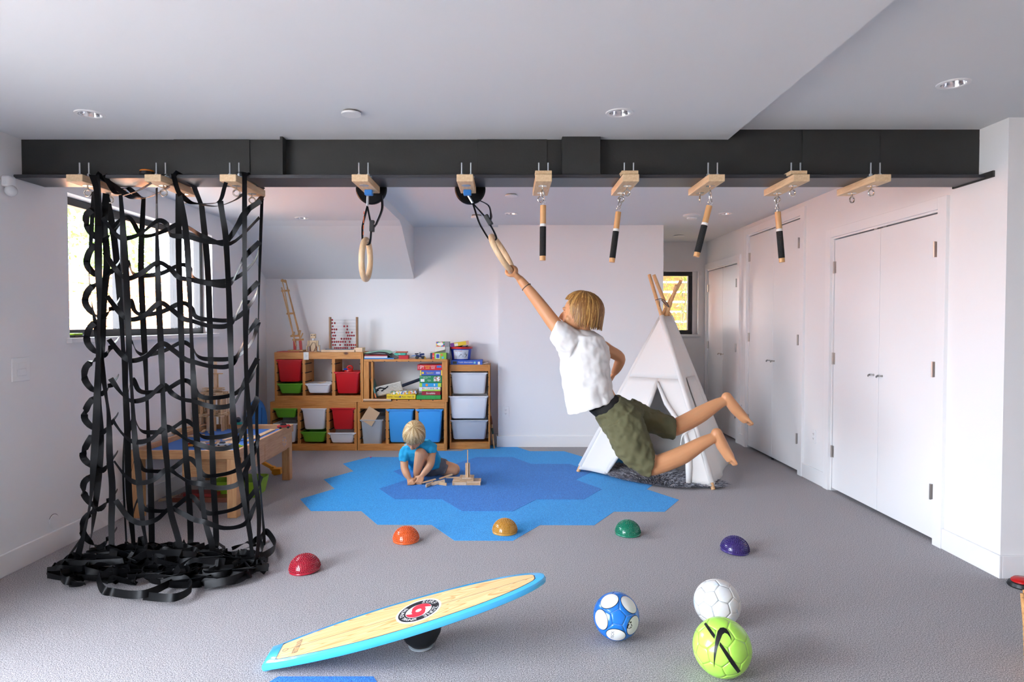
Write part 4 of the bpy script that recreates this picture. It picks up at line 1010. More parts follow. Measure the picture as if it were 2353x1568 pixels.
bin_(626, 683, 974, 1018, BWHT, 'white bin half hidden behind the play table end')
bin_(690, 751, 939, 988, BWHT, 'deep white bin in the lower shelf beside the red one')
bin_(689, 750, 993, 1017, BGRN, 'shallow green bin at the bottom of the lower shelf')
bin_(758, 817, 938, 988, BRED, 'deep red bin in the lower shelf')
bin_(752, 818, 995, 1019, BWHT, 'shallow white bin under the lower deep red bin')
bin_(886, 952, 941, 1018, BBLU, 'tall blue bin behind the child\'s head', taper=.16)
bin_(954, 1019, 941, 1018, BBLU, 'tall blue bin next to the shelf tower', taper=.16)
clr = bin_(826, 881, 965, 1024, BCLR, 'clear plastic bin full of odds and ends', taper=.10)
bin_(1033, 1121, 857, 906, BFRO, 'frosted white bin at the top of the shelf tower', YT, .29, .08)
bin_(1030, 1122, 911, 963, BWHT, 'white lidded bin in the middle of the shelf tower', YT, .29, .08, dy=.03)
bin_(1034, 1122, 966, 1011, mat('bin_frosted_grey', (.66, .69, .75), .35, trans=.2), 'greyish frosted bin at the bottom of the shelf tower', YT, .29, .08)
# what sits in and above the bins
p = at(802, 852, YS + .08); t = thing('toy_telephone', 'red plastic toy with blue dial poking out of the red bin', 'toy', (p.x, p.y, p.z - .03))
MB().sphere((0, 0, .02), .045, 16, 10, (1.1, .8, .9)).build('body', mat('toy_red', '#c8201e', .35), t, smooth='all'); MB().torus((.01, 0, .055), .028, .009, 'Y', 20, 8).build('handle', mat('toy_red', '#c8201e', .35), t, smooth='all'); MB().lathe([(.02, 0), (.022, .012), (.012, .016)], (-.03, -.02, .04), 16).build('dial', mat('toy_blue', '#2a50c0', .35), t, smooth=True)
p = at(738, 880, YS + .06); tag(MB().cbox((p.x, p.y, p.z), (.10, .024, .008), (0, rad(-12), .3)).build('loose_plank', PALE), 'loose wooden plank lying on the shallow white bin', 'plank')
p = at(857, 942, YS + .03); t = thing('black_tray', 'black plastic tray jammed above the clear bin', 'tray', (p.x + .06, YS + .10, .40))
b = MB(); b.loft([rrect(-.085, .085, -.07, .07, .02, .01), rrect(-.10, .10, -.085, .085, .02, .075), rrect(-.092, .092, -.078, .078, .02, .075), rrect(-.08, .08, -.065, .065, .02, .016)]); b.build('tray_body', BLACK, t, smooth=True)
tag(MB().cbox(tuple(at(851, 957, YS - .006)), (.135, .004, .17), (0, rad(32), 0)).build('cardboard_sheet', mat('cardboard', '#d2b08c', .8)), 'tilted beige cardboard sheet stuck in the clear bin', 'cardboard')
for k, (px, py, cc, sz) in enumerate(((838, 1008, '#e8e4da', (.05, .02, .02)), (866, 1000, '#dadfe2', (.03, .03, .10)), (850, 990, '#4a6a50', (.09, .02, .016)), (842, 978, '#8a8f94', (.06, .02, .03)), (858, 1014, '#c98c4a', (.07, .03, .018)), (868, 976, '#30343c', (.05, .03, .05)))):
    p = at(px, py, YS + .06); tag(MB().cbox(tuple(p), sz, (0, R.uniform(-.6, .6), R.uniform(-.5, .5))).build('odd_part', mat('odd%d' % k, cc, .5), bevel=.002), ['short cream stick', 'upright white tube', 'dark green bar', 'grey plastic lump', 'tan wooden piece', 'dark plastic piece'][k] + ' inside the clear bin', 'toy part', 'odds and ends inside the clear bin')
p = at(988, 938, YS + .05); t = thing('grey_shoe', 'dark grey fabric slipper on the blue bin by the tower', 'slipper', (p.x, p.y, p.z - .015))
MB().tube([(-.06, 0, -.01), (-.02, 0, .01), (.03, 0, .028), (.05, 0, .022)], [.02, .03, .034, .02], 12).build('upper', mat('slipper_grey', '#3c424c', .9), t, smooth='all'); MB().torus((.04, 0, .026), .024, .008, 'X', 18, 8).build('cuff', mat('slipper_cuff', '#59606a', .9), t, smooth='all')

# ---- printed boxes and books
def pbox(name, pl, pt, pr_, pb, Y, dep, m, label, cat, rotz=0.0, roty=0.0, side=None, bevel=.0015, group=None):
    a = at(pl, pt, Y); c = at(pr_, pb, Y); w, h = c.x - a.x, a.z - c.z
    t = thing(name, label, cat, ((a.x + c.x) / 2, Y, c.z), (0, roty, rotz), group)
    MB().box(-w / 2, w / 2, 0, dep, 0, h).build('carton' if cat != 'book' else 'cover', m, t, bevel=bevel)
    t['w'] = w; t['h'] = h
    return t
def prnt(t, body, fx, fz, size, m, **kw):
    w, h = t['w'], t['h']; me = text_mesh(body, size * h, **kw)
    me.transform(Matrix(((1, 0, 0, (fx - .5) * w), (0, 0, -1, -.0012), (0, 1, 0, fz * h), (0, 0, 0, 1)))); me.materials.append(m); return link('lettering', me, t)
def pat(t, fx0, fx1, fz0, fz1, m, name='printed_patch', lift=.0010):
    w, h = t['w'], t['h']; return MB().box((fx0 - .5) * w, (fx1 - .5) * w, -lift, .001, fz0 * h, fz1 * h).build(name, m, t)
def PM(c, r=.5): return mat('print_' + c[1:], c, r)
WT, YL, NV = PM('#f4f2ee'), PM('#f3d23a'), PM('#27305e')
YG = YS + .02
t = pbox('board_game_box', 959, 838.5, 1016, 851, YG, .22, PM('#d81f2e'), 'red board game box reading I SPY on top of the games stack', 'board game'); prnt(t, 'I SPY', .15, .5, .85, WT, xs=.62); prnt(t, 'MEMORY\nGAME', .41, .52, .34, YL, xs=.78); prnt(t, 'A GAME OF\nPICTURE\nRIDDLES', .63, .52, .22, WT, xs=.8); pat(t, .78, .97, .45, .85, PM('#3a78c8'))
t = pbox('board_game_box', 965.6, 851.3, 1016, 863.3, YG, .22, PM('#4a62b8'), 'blue board game box with a yellow cartoon face', 'board game'); prnt(t, 'S', .30, .5, .5, PM('#f08a28')); prnt(t, 'quashi!', .46, .5, .45, YL); pat(t, 0, .05, 0, 1, YL); pat(t, .95, 1, 0, 1, YL); pat(t, .72, .90, .3, .7, PM('#aab4e4'))
MB().lathe([(.012, 0), (.012, .001)], (-.38 * t['w'], -.001, .5 * t['h']), 18, M=Euler((rad(90), 0, 0)).to_matrix()).build('printed_face', YL, t)
t = pbox('board_game_box', 964, 863.8, 1015, 880.3, YG, .22, PM('#1c8a54'), 'green floor puzzle box with white lettering', 'board game'); prnt(t, 'Extra Large Floor Puzzle', .27, .84, .15, WT); prnt(t, 'a fun giant puzzle\nfor the floor', .27, .66, .10, WT); pat(t, .05, .22, .15, .55, WT); pat(t, .64, .94, .22, .88, mixed('puzzle_picture', ['#c8dce8', '#a85a3c', '#e8d8c0', '#8c4a3a', '#ffffff'], 90)); prnt(t, '24 pieces\n3 feet long\n3+', .43, .30, .12, WT)
t = pbox('board_game_box', 964, 880.8, 1014, 889.6, YG, .22, PM('#2aa0dc'), 'bright blue game box with an orange disc and lime ends', 'board game'); pat(t, 0, .12, 0, 1, PM('#b4d84a')); pat(t, .84, 1, 0, 1, PM('#b4d84a')); MB().lathe([(.014, 0), (.014, .001)], (-.17 * t['w'], -.001, .5 * t['h']), 18, M=Euler((rad(90), 0, 0)).to_matrix()).build('printed_disc', PM('#f09030'), t); pat(t, .66, .71, .2, .8, WT)
t = pbox('board_game_box', 963, 890, 1012, 899.3, YG, .22, PM('#e8ecec'), 'white and lime game box with small printed figures', 'board game'); pat(t, .12, 1, 0, .40, PM('#b4dc50'), lift=.0008); prnt(t, 'Puzzle observation', .55, .2, .26, PM('#2a7a9a')); [pat(t, .16 + k * .095, .20 + k * .095, .5, .85, PM(c)) for k, c in enumerate(('#d04050', '#e8c060', '#c8b0a0', '#d87a5a', '#604080', '#3a8a5a', '#f0b0b0', '#3050b0'))]
t = pbox('board_game_box', 969, 900, 1012, 908.6, YG, .20, PM('#a01c34'), 'dark red word game box with white script lettering', 'board game'); prnt(t, 'Scrabble', .47, .5, .72, WT, shear=.25)
t = pbox('plastic_case', 957, 909, 1013, 918, YG - .01, .24, mat('case_green', '#2aa048', .35), 'flat green plastic case at the bottom of the games stack', 'case'); [pat(t, .18 + k * .2, .19 + k * .2, .1, .8, PM('#1c7c36')) for k in range(5)]
t = pbox('board_game_box', 888, 907, 955, 917.6, YG - .01, .24, PM('#f2cf24'), 'flat yellow game box reading in black hand lettering', 'board game'); prnt(t, 'Dumbo - Snout', .22, .5, .48, PM('#2a2a20'), xs=.9); prnt(t, 'Hunt - Start', .69, .5, .48, PM('#2a2a20'), xs=.9); MB().lathe([(.010, 0), (.010, .001)], (-.03 * t['w'], -.001, .5 * t['h']), 18, M=Euler((rad(90), 0, 0)).to_matrix()).build('printed_crest', PM('#5a4a8a'), t); pat(t, .91, .93, .2, .8, PM('#8a7a50')); pat(t, .88, .96, .45, .55, PM('#8a7a50'))
t = pbox('picture_book', 898, 899, 957, 906.6, YG, .20, mixed('comic_pages', ['#f0c830', '#c8d0d8', '#5a88b8', '#e07038', '#f8f4ec', '#6aa050'], 70), 'thick picture album with patchy colours on the yellow game box', 'book', roty=rad(-2))
t = pbox('leaning_book', 0, 0, 10, 10, YG, .1, WT, 'x', 'book'); bpy.data.objects.remove(t.children[0]); bpy.data.objects.remove(t)
a, c = at(852, 872, YG + .02), at(864, 915, YG); t = thing('leaning_book', 'thin teal and orange book leaning against the open shelf side', 'book', c, (0, 0, 0))
MB().bar(c + Vector((0, .09, 0)), a + Vector((0, .09, 0)), .18, .012, (1, 0, 0)).build('cover', PM('#4f8f90'), t, True, bevel=.001); MB().bar(c + Vector((.001, -.002, 0)), c.lerp(a, .25) + Vector((.001, -.002, 0)), .006, .012, (1, 0, 0)).build('spine_label', PM('#e07030'), t, True); MB().bar(c.lerp(a, .85) + Vector((.001, -.002, 0)), a + Vector((.001, -.002, .002)), .006, .012, (1, 0, 0)).build('spine_label', PM('#e07030'), t, True)
# cricket bat
t = thing('cricket_bat', 'striped white cricket bat with dark blue grip lying behind the games', 'bat', at(864, 902, YG + .10))
a, m_, c = at(864, 901, YG + .06), at(924, 887, YG + .12), at(966, 872, YG + .16)
BATW = wood('bat_white', '#cfcabb', '#f2efe6', 0, 8, 20, .4)
MB().bar(a, m_, .045, .105, (0, 0, 1)).build('blade', BATW, t, True, bevel=.012)
MB().cyl(m_ - (c - m_) * .05, c, .017, 16).build('grip', mat('grip_navy', '#1c2238', .6), t, True, smooth=True)
b = MB(); ud = (m_ - a).normalized()
for f0, f1, w0, w1 in ((.02, .20, .02, .035), (.14, .40, .036, .012), (.22, .48, -.005, .03), (.0, .12, .0, .016)):
    b.bar(a.lerp(m_, f0) + Vector((0, -.024, w0)), a.lerp(m_, f1) + Vector((0, -.024, w1)), .0015, .014)
b.build('black_cat_mark', INK, t, True)
b = MB(); [b.bar(a.lerp(m_, .05) + Vector((0, -.0235, -.042 + k * .016)), m_ + Vector((0, -.0235, -.042 + k * .016)), .0012, .0022) for k in range(6)]; b.build('pinstripes', PM('#3a3a40'), t, True)
tag(MB().cyl(at(835, 919.5, YS - .006), at(899, 919.5, YS - .006), .0125, 16).build('cardboard_tube', mat('tube_tan', '#d8b492', .7)), 'long tan cardboard tube lying along the open shelf\'s front edge', 'tube')
o = bpy.data.objects['cardboard_tube']; MB().torus(tuple(at(900, 919.5, YS - .006)), .009, .0035, 'X', 18, 6).build('end_ring', BLACK, o, True)
# ---- on the open shelf
ZU = .976
def stack(items, Y, base_z, lbls, cat, grp):
    z = base_z
    for (pl, pr_, th, m, dep, rz, nm), lb in zip(items, lbls):
        a = at(pl, 800, Y); c = at(pr_, 800, Y); w = c.x - a.x
        t = thing(nm, lb, cat, ((a.x + c.x) / 2, Y, z), (0, 0, rz), grp); MB().box(-w / 2, w / 2, 0, dep, 0, th).build('cover', m, t, bevel=.001)
        if nm == 'book': MB().box(-w / 2 + .003, w / 2 + .0005, .004, dep - .004, .002, th - .002).build('pages', WT, t); 
        z += th + .0003
stack([(836, 905, .014, PM('#3d84c8'), .22, 0, 'book'), (837, 890, .016, PM('#e6e6ea'), .21, 0, 'book'), (838, 890, .016, PM('#8c2a2e'), .21, 0, 'book')], YS + .015, ZU, ['flat blue book at the bottom of the book pile on the open shelf', 'white spined book in the pile on the open shelf', 'dark red spined book in the pile on the open shelf'], 'book', 'books piled on the open shelf')
t = thing('black_folder', 'slumped black document folder on the book pile', 'folder', at(870, 810, YS + .06)); zf = ZU + .048
b = MB(); n = 12; rr = []
for k in range(n + 1):
    f = k / n; x = at(838 + 72 * f, 810, YS + .06).x; zt = zf + .028 * math.sin(math.pi * min(1, f * 1.05)) - (.045 * max(0, f - .72) / .28 if f > .72 else 0)
    rr.append([Vector((x, YS + .02, zt - .010)), Vector((x, YS + .24, zt - .006)), Vector((x, YS + .24, zt + .004)), Vector((x, YS + .02, zt + .002))])
b.loft(rr); b.build('folder_cover', BLACK, t, True, smooth=True)
t = thing('green_folder', 'pale green paper folder draped on top of the black one', 'folder', at(870, 803, YS + .06)); b = MB(); rr = []
for k in range(9):
    f = k / 8; x = at(837 + 68 * f, 805, YS + .06).x; zz = zf + .030 - .012 * math.sin(f * 9) * .4 - (.016 if k == 7 else 0) - .016 * (1 - f) ** 3
    rr.append([Vector((x, YS + .015 + .05 * abs(.5 - f), zz)), Vector((x, YS + .25, zz + .006)), Vector((x, YS + .25, zz + .009)), Vector((x, YS + .015 + .05 * abs(.5 - f), zz + .003))])
b.loft(rr); b.build('sheet', PM('#8cc4a6'), t, True, smooth=True)
t = pbox('small_red_box', 916, 817, 938, 826.3, YS + .02, .09, PM('#c4242c'), 'small plain red box on the open shelf', 'box')
t = pbox('teal_card_box', 906, 811.5, 932, 816.6, YS + .02, .10, PM('#3aa890'), 'flat teal card box on the small red box', 'box'); prnt(t, 'TEIL', .45, .5, .6, WT)
t = pbox('card_pack', 909, 808.4, 935, 811.2, YS + .025, .09, PM('#b8503a'), 'thin reddish card pack at the top of the small pile', 'box')
p = at(965, 826, YS + .07); t = thing('brick_vehicle', 'dark blue construction brick vehicle on the open shelf', 'toy vehicle', (p.x, p.y, ZU))
for i, (x, y, z, sx, sy, sz, cc) in enumerate(((-.01, 0, .03, .075, .04, .018, '#26335f'), (.02, 0, .048, .05, .03, .022, '#2f4278'), (-.035, 0, .055, .035, .03, .012, '#1c2340'), (-.065, -.01, .035, .05, .012, .010, '#3f6ab0'), (.0, .0, .066, .02, .02, .014, '#8c9098'))): MB().cbox((x, y, z), (sx, sy, sz), (0, R.uniform(-.3, .3), R.uniform(-.4, .4))).build('brick', PM(cc, .3), t, bevel=.002)
for x, y in ((-.03, -.03), (.035, -.03), (-.03, .03), (.035, .03)): MB().cyl((x, y - .008, .016), (x, y + .008, .016), .016, 14).build('wheel', BLACK, t, smooth=True)
MB().cbox((.055, -.02, .012), (.018, .02, .024)).build('brick', PM('#e0b030', .3), t, bevel=.002)
t = pbox('flash_card_box', 989, 811.5, 1025, 826.3, YS + .02, .12, PM('#8cc440'), 'lime green card game box with a blue picture', 'box'); pat(t, 0, .12, 0, 1, NV); pat(t, .12, .26, 0, 1, PM('#e8503a')); pat(t, .34, .60, .12, .9, WT, lift=.0012); pat(t, .37, .57, .2, .82, PM('#3058b0'), lift=.0016); pat(t, .66, .78, .55, .85, PM('#f07848')); pat(t, .72, .86, .12, .42, PM('#58b8e0')); prnt(t, 'Flash', .19, .5, .18, WT)
t = thing('open_carton', 'torn white carton with a raised flap behind the lime card box', 'box', at(1006, 811, YS + .16)); a = at(988, 811, YS + .145); c = at(1028, 803, YS + .145)
MB().box(a.x, c.x, YS + .145, YS + .26, ZU, ZU + .072).build('carton', PM('#dcd8d2'), t, True); MB().bar((a.x - .01, YS + .14, ZU + .055), (c.x - .02, YS + .14, ZU + .10), .08, .003, (0, 0, 1)).build('flap', PM('#d2cec8'), t, True)
t = pbox('grey_box', 1024, 797, 1033, 826.3, YS + .10, .12, PM('#a8a8aa'), 'tall grey cardboard box beside the lime card box', 'box')
t = pbox('colourful_cube_box', 1002, 785.5, 1021, 797, YS + .16, .07, mixed('confetti_print', ['#3a78c8', '#e84a4a', '#48b060', '#f0c840', '#f8f8f8'], 60), 'small box with colourful border and white oval', 'box'); MB().lathe([(.034, 0), (.034, .001)], (0, -.001, .5 * t['h']), 24, M=Euler((rad(90), 0, 0)).to_matrix() @ Matrix.Diagonal((1, .5, 1))).build('oval_label', WT, t)
o = pbox('support_box', 1000, 797, 1023, 811, YS + .16, .07, PM('#e4ded6'), 'plain off-white box under the small colourful one', 'box')
t = pbox('grey_cube_box', 1021.5, 785.5, 1033, 797, YS + .15, .08, PM('#909296'), 'small grey box beside the colourful one', 'box')
# ---- on the tower
ZT = .912
t = pbox('puzzle_box', 1036, 828.5, 1108, 839, YT + .02, .22, PM('#3a62c4'), 'long blue puzzle box on the shelf tower', 'box'); prnt(t, 'Puzzle observation', .47, .58, .42, WT); pat(t, .06, .19, .2, .8, BLACK); pat(t, .86, .93, .1, .7, WT); MB().lathe([(.012, 0), (.012, .001)], (.26 * t['w'], -.001, .5 * t['h']), 18, M=Euler((rad(90), 0, 0)).to_matrix()).build('printed_seal', PM('#8ad0d8'), t)
p = at(1059, 828, YT + .13); t = thing('toy_bucket', 'blue construction set bucket with red rim and white label', 'bucket', (p.x, YT + .15, at(1059, 828.6, YT + .02).z))
MB().lathe([(.002, 0), (.098, 0), (.100, .004), (.118, .135), (.114, .135), (.097, .008), (.002, .008)], seg=36).build('tub', mat('bucket_blue', '#2444b8', .35), t, smooth=True)
MB().lathe([(.116, .122), (.128, .124), (.130, .138), (.126, .144), (.114, .144), (.114, .130)], seg=36, cap=False).build('rim', mat('bucket_red', '#d8302c', .3), t, smooth=True)
b = MB(); n = 16
def lab(a, z, lift=.0012): rr = .100 + (z - .004) / .131 * .018 + lift; return Vector((rr * math.sin(a), -rr * math.cos(a), z))
rr0 = [[lab(rad(-42 + 92 * k / n), .012) for k in range(n + 1)], [lab(rad(-42 + 92 * k / n), .112) for k in range(n + 1)]]
b.loft(rr0, False, False, closed=False); b.build('label', PM('#dde2ea'), t, smooth='all')
b = MB(); b.add([lab(rad(-42), .014, .0018), lab(rad(-26), .014, .0018), lab(rad(-14), .085, .0018), lab(rad(-42), .085, .0018)], [(0, 1, 2, 3)]); b.build('label_flash', PM('#c82c38'), t)
b = MB()
for a0, z0_, a1, z1_ in ((-8, .04, 6, .07), (12, .045, 40, .045), (20, .07, 40, .055), (28, .03, 42, .065), (26, .085, 38, .05), (2, .058, 10, .06)): b.bar(lab(rad(a0), z0_, .002), lab(rad(a1), z1_, .002), .003, .003)
b.build('label_helicopter', BLACK, t)
me = text_mesh('MECCANO', .017)
for v in me.vertices: v.co = lab(v.co.x / .116 + rad(-10), .100 + v.co.y, .0022)
me.materials.append(PM('#c82c38')); link('lettering', me, t)
b = MB(); [b.cbox((R.uniform(-.08, .08), R.uniform(-.06, .06), .142 + R.uniform(0, .012)), (.05, .012, .006), (R.uniform(-.4, .4), R.uniform(-.4, .4), R.uniform(0, 3))) for _ in range(14)]; b.build('metal_strips', mat('strip_dark', '#2c3040', .4), t, kind='stuff')
c = t.location + Vector((-.012, -.02, .176)); t2 = thing('yellow_game_box', 'yellow game box tilted on the construction bucket', 'box', c, (0, rad(-9), rad(4)))
MB().box(-.100, .100, -.06, .06, -.020, .020).build('carton', PM('#f0cc3a'), t2, bevel=.0015); MB().box(-.1012, -.06, -.0612, 0, -.0205, .0205).build('printed_patch', PM('#7a3a90'), t2); MB().box(-.058, -.02, -.0612, -.05, -.016, .012).build('printed_patch', PM('#f4ece0'), t2); MB().box(.07, .1012, -.0608, .0608, -.0203, .0203).build('printed_patch', PM('#d8a898'), t2)
tag(MB().bar(at(1107, 836.5, YT + .05), at(1122, 833.5, YT + .05), .05, .002, (0, 0, 1)).build('paper_scrap', PM('#d8d8d4')), 'scrap of white paper beside the blue puzzle box', 'paper')
tag(MB().tube([at(1136, 1031, YT + .02), at(1131, 990, YT + .06), at(1126.5, 948, YT + .12)], [.008, .010, .009], 10).build('wooden_stick', DOWEL, smooth='all'), 'slim wooden stick leaning in the gap beside the shelf tower', 'stick')
o = bpy.data.objects['wooden_stick']; MB().tube([at(1130, 975, YT + .06), at(1127.5, 957, YT + .10)], .0112, 10).build('coloured_tape', PM('#8a4a20'), o, True, smooth='all'); MB().tube([at(1132.5, 998, YT + .047), at(1131, 984, YT + .06)], .0112, 10).build('coloured_tape', PM('#3a4a3a'), o, True, smooth='all')

# ---- on the upper left shelf: crane, robot, abacus
ZL = 1.0505
def z5(x, y, Y): return at(630 + x / 7.84, 630 + y / 7.84, Y)
YC = YS + .14
CR = wood('crane_wood', '#b98750', '#d3a670', 2, 10, 6, .5); CRR = mat('crane_red', '#b8322e', .45)
t = thing('toy_crane', 'tall wooden toy crane with red legs on the shelf corner', 'toy crane', z5(400, 1410, YC))
for (p0, p1, dy) in (((395, 1300), (135, 240), -.03), ((478, 1210), (235, 240), .03)): MB().bar(z5(*p0, YC + dy), z5(*p1, YC + dy), .010, .014, (0, 1, 0)).build('boom_rail', CR, t, True)
for (p0, p1, dy) in (((330, 1010), (150, 130), -.036), ((440, 1000), (205, 110), .036)): MB().bar(z5(*p0, YC + dy), z5(*p1, YC + dy), .008, .012, (0, 1, 0)).build('boom_rail', CR, t, True)
for y, x0, x1 in ((305, 130, 275), (715, 225, 370), (1120, 295, 470), (1187, 330, 530)): MB().bar(z5(x0, y, YC - .045), z5(x1, y - 8, YC + .03), .008, .020).build('cross_slat', CR, t, True)
for x, y, dy in ((148, 118, -.04), (195, 130, .04)): MB().cyl(z5(x, y, YC + dy - .006), z5(x, y, YC + dy + .006), .017, 14).build('pulley', CR, t, True, smooth=True)
for p0, p1, w in (((368, 1190), (375, 1395), .026), ((470, 1200), (485, 1370), .026)): MB().bar(z5(*p1, YC), z5(*p0, YC), w, .020, (0, 1, 0)).build('leg', CRR, t, True)
MB().box(z5(110, 1400, YC).x, z5(510, 1400, YC).x, YS + .03, YS + .25, ZL, ZL + .006).build('base_sheet', CRR, t, True); MB().box(z5(270, 1400, YC).x, z5(545, 1400, YC).x, YC - .05, YC + .07, ZL + .006, ZL + .020).build('base', CR, t, True, bevel=.002)
MB().bar(z5(480, 1150, YC), z5(515, 1065, YC), .010, .012).build('lever', CR, t, True); MB().cbox(z5(345, 1080, YC - .04), (.024, .014, .05), (0, rad(14), 0)).build('side_block', CR, t, True); MB().cbox(z5(455, 1060, YC + .04), (.024, .014, .06), (0, rad(14), 0)).build('side_block', CR, t, True)
YR = YS + .10; PLY = mat('plywood', '#dcc09a', .6)
t = thing('toy_robot', 'small plywood toy robot with square head', 'toy robot', z5(700, 1410, YR))
def bz(t, nm, x0, y0, x1, y1, Y, d, m): a = z5(x0, y0, Y); c = z5(x1, y1, Y); return MB().box(a.x, c.x, Y, Y + d, c.z, a.z).build(nm, m, t, True, bevel=.001)
hd = bz(t, 'head', 653, 1080, 740, 1158, YR, .03, PLY); [bz(hd, 'eye', x, 1096, x + 26, 1114, YR - .001, .002, PM('#4a4038')) for x in (662, 706)]
bz(t, 'neck', 692, 1158, 703, 1200, YR + .01, .008, ZINC); bd = bz(t, 'torso', 635, 1200, 762, 1400, YR, .03, PLY)
for pts, m in (([(660, 1390), (650, 1300), (690, 1235), (735, 1240), (750, 1320), (715, 1385)], BLACK), ([(640, 1300), (645, 1390), (700, 1402), (755, 1370), (760, 1290)], PM('#9a2a30'))): MB().tube([z5(x, y, YR - .004) for x, y in pts], .0022, 6).build('wire', m, t, True)
for x0, y0, x1, y1 in ((600, 1200, 622, 1310), (576, 1290, 596, 1380), (764, 1200, 790, 1310), (798, 1280, 818, 1380), (655, 1398, 685, 1416), (715, 1398, 745, 1416)): bz(t, 'limb', x0, y0, x1, y1, YR, .018, PLY)
YAB = YS + .15
t = thing('abacus', 'wooden abacus with red beads on wires', 'abacus', z5(1240, 1400, YAB)); ABW = wood('abacus_wood', '#7f5530', '#9c6e42', 2, 10, 8, .45)
for x in (1010, 1495): a = z5(x - 18, 775, YAB); c = z5(x + 18, 1372, YAB); MB().box(a.x, c.x, YAB - .02, YAB + .02, ZL + .02, a.z).build('post', ABW, t, True, bevel=.002)
a = z5(860, 1400, YAB - .05); c = z5(1480, 1400, YAB - .05); MB().box(a.x, c.x, YAB - .085, YAB + .06, ZL, ZL + .022).build('tray', PALE, t, True, bevel=.002); a = z5(1475, 1345, YAB); c = z5(1620, 1345, YAB); MB().box(a.x, c.x, YAB - .085, YAB + .06, ZL, ZL + .045).build('tray_block', PALE, t, True, bevel=.002)
a = z5(915, 1370, YAB - .08); c = z5(1410, 1380, YAB - .08); MB().cyl((a.x, YAB - .06, ZL + .027), (c.x, YAB - .06, ZL + .027), .006, 10).build('stylus', mat('stylus_grey', '#6a6e78', .4), t, True, smooth=True)
beads = {828: (1045,), 885: (1045, 1092), 942: (1055, 1262, 1317), 999: (1048, 1085, 1122, 1315), 1055: (1048, 1085, 1300, 1337, 1400), 1110: (1063, 1100, 1325, 1362, 1400, 1437), 1167: (1048, 1085, 1212, 1260, 1300, 1337, 1377), 1222: (1050, 1088, 1125, 1162, 1200, 1238, 1282, 1360), 1278: (1060, 1100, 1188, 1278, 1317, 1355, 1393, 1430, 1468), 1333: (1093, 1130, 1165, 1200, 1240, 1278, 1315, 1390, 1425, 1462)}
bme = MB().sphere((0, 0, 0), .0112, 12, 8, (.86, 1, 1)).mesh('bead'); bme.materials.append(mat('bead_red', '#9c1424', .25, coat=.4))
for y, xs in beads.items():
    MB().cyl(z5(1010, y, YAB), z5(1495, y, YAB), .0016, 6).build('wire', ZINC, t, True)
    for x in xs:
        o = link('bead', bme, t, True, smooth='all'); o.location = z5(x, y, YAB)
p = z5(575, 1455, YS - .006); t = thing('paper_tag', 'white paper tag hanging over the upper shelf\'s front rail', 'tag', (p.x, YS - .006, ZL - .06)); MB().box(-.028, .028, -.001, .001, -.020, .062).build('card', PM('#ecebe6'), t, bevel=.0008); b = MB(); b.tube([(-.010, -.0016, .028), (-.003, -.0016, .034), (.004, -.0016, .026), (.010, -.0016, .031), (.008, -.0016, .016), (-.002, -.0016, .010), (-.009, -.0016, .017)], .0007, 4); b.build('drawing', PM('#55565a'), t)
# blue board leaning beside the shelf
t = thing('blue_saucer_board', 'upright blue oval plastic board leaning beside the shelves', 'plastic board', (-2.60, 6.66, 0))
MM = Matrix.Translation((-2.585, 6.62, .293)) @ Euler((0, rad(4), rad(-38))).to_matrix().to_4x4(); b = MB(); rg = []
for ins, x in ((.02, -.018), (0, -.010), (0, .006), (.018, .016), (.05, .018)): rg.append([MM @ Vector((x, (.125 - ins) * math.cos(a), (.29 - ins) * math.sin(a))) for a in [2 * math.pi * k / 36 for k in range(36)]])
b.loft(rg); b.build('shell', mat('sled_blue', '#2a6fb4', .4), t, True, smooth=True)
for dy in (-.05, 0, .05): MB().tube([MM @ Vector((.018, dy, -.2)), MM @ Vector((.020, dy, 0)), MM @ Vector((.018, dy, .2))], .007, 6).build('rib', mat('sled_blue_dark', '#1f5c9c', .4), t, True, smooth='all')

# ================================================================== play table
X0, X1, Y0, Y1, ZP = -2.625, -1.872, 4.455, 5.635, .475
OAK = wood('oak_table', '#c08a58', '#d6a674', 0, 8, 10, .4); OAKY = wood('oak_table_y', '#b98456', '#d0a072', 1, 8, 10, .4); OAKZ = wood('oak_table_z', '#c08a58', '#d6a674', 2, 8, 10, .4)
t = thing('play_table', 'low wooden play table with a blue play surface', 'table', ((X0 + X1) / 2, (Y0 + Y1) / 2, 0))
MB().box(X0, X1, Y0, Y0 + .025, ZP - .062, ZP).build('end_rail', OAK, t, True, bevel=.003); MB().box(X0, X1, Y1 - .025, Y1, ZP - .062, ZP + .0).build('end_rail', OAK, t, True, bevel=.003)
MB().box(X1 - .025, X1, Y0 + .025, Y1 - .025, ZP - .062, ZP).build('side_rail', OAKY, t, True, bevel=.003); MB().box(X0, X0 + .025, Y0 + .025, Y1 - .025, ZP - .062, ZP).build('side_rail', OAKY, t, True, bevel=.003)
MB().box(X0 + .025, X1 - .025, Y0 + .025, Y1 - .025, ZP - .055, ZP - .038).build('play_surface', mat('mat_blue', '#3a74c4', .6), t, True)
for a, c in ((Y0 + .09, 4.98), (4.985, Y1 - .06)): MB().box(X1 - .024, X1 - .006, a, c, ZP - .185, ZP - .062).build('drawer_front', OAKY, t, True, bevel=.003)
MB().box(X0 + .34, X1 - .06, Y0 + .06, Y0 + .08, ZP - .20, ZP - .062).build('drawer_panel', OAK, t, True, bevel=.003); MB().box(X0 + .34, X0 + .36, Y0 + .08, Y1 - .1, ZP - .20, ZP - .062).build('drawer_panel', OAKY, t, True); MB().box(X0 + .36, X1 - .024, Y0 + .08, Y1 - .1, ZP - .20, ZP - .19).build('drawer_bottom', OAKY, t, True)
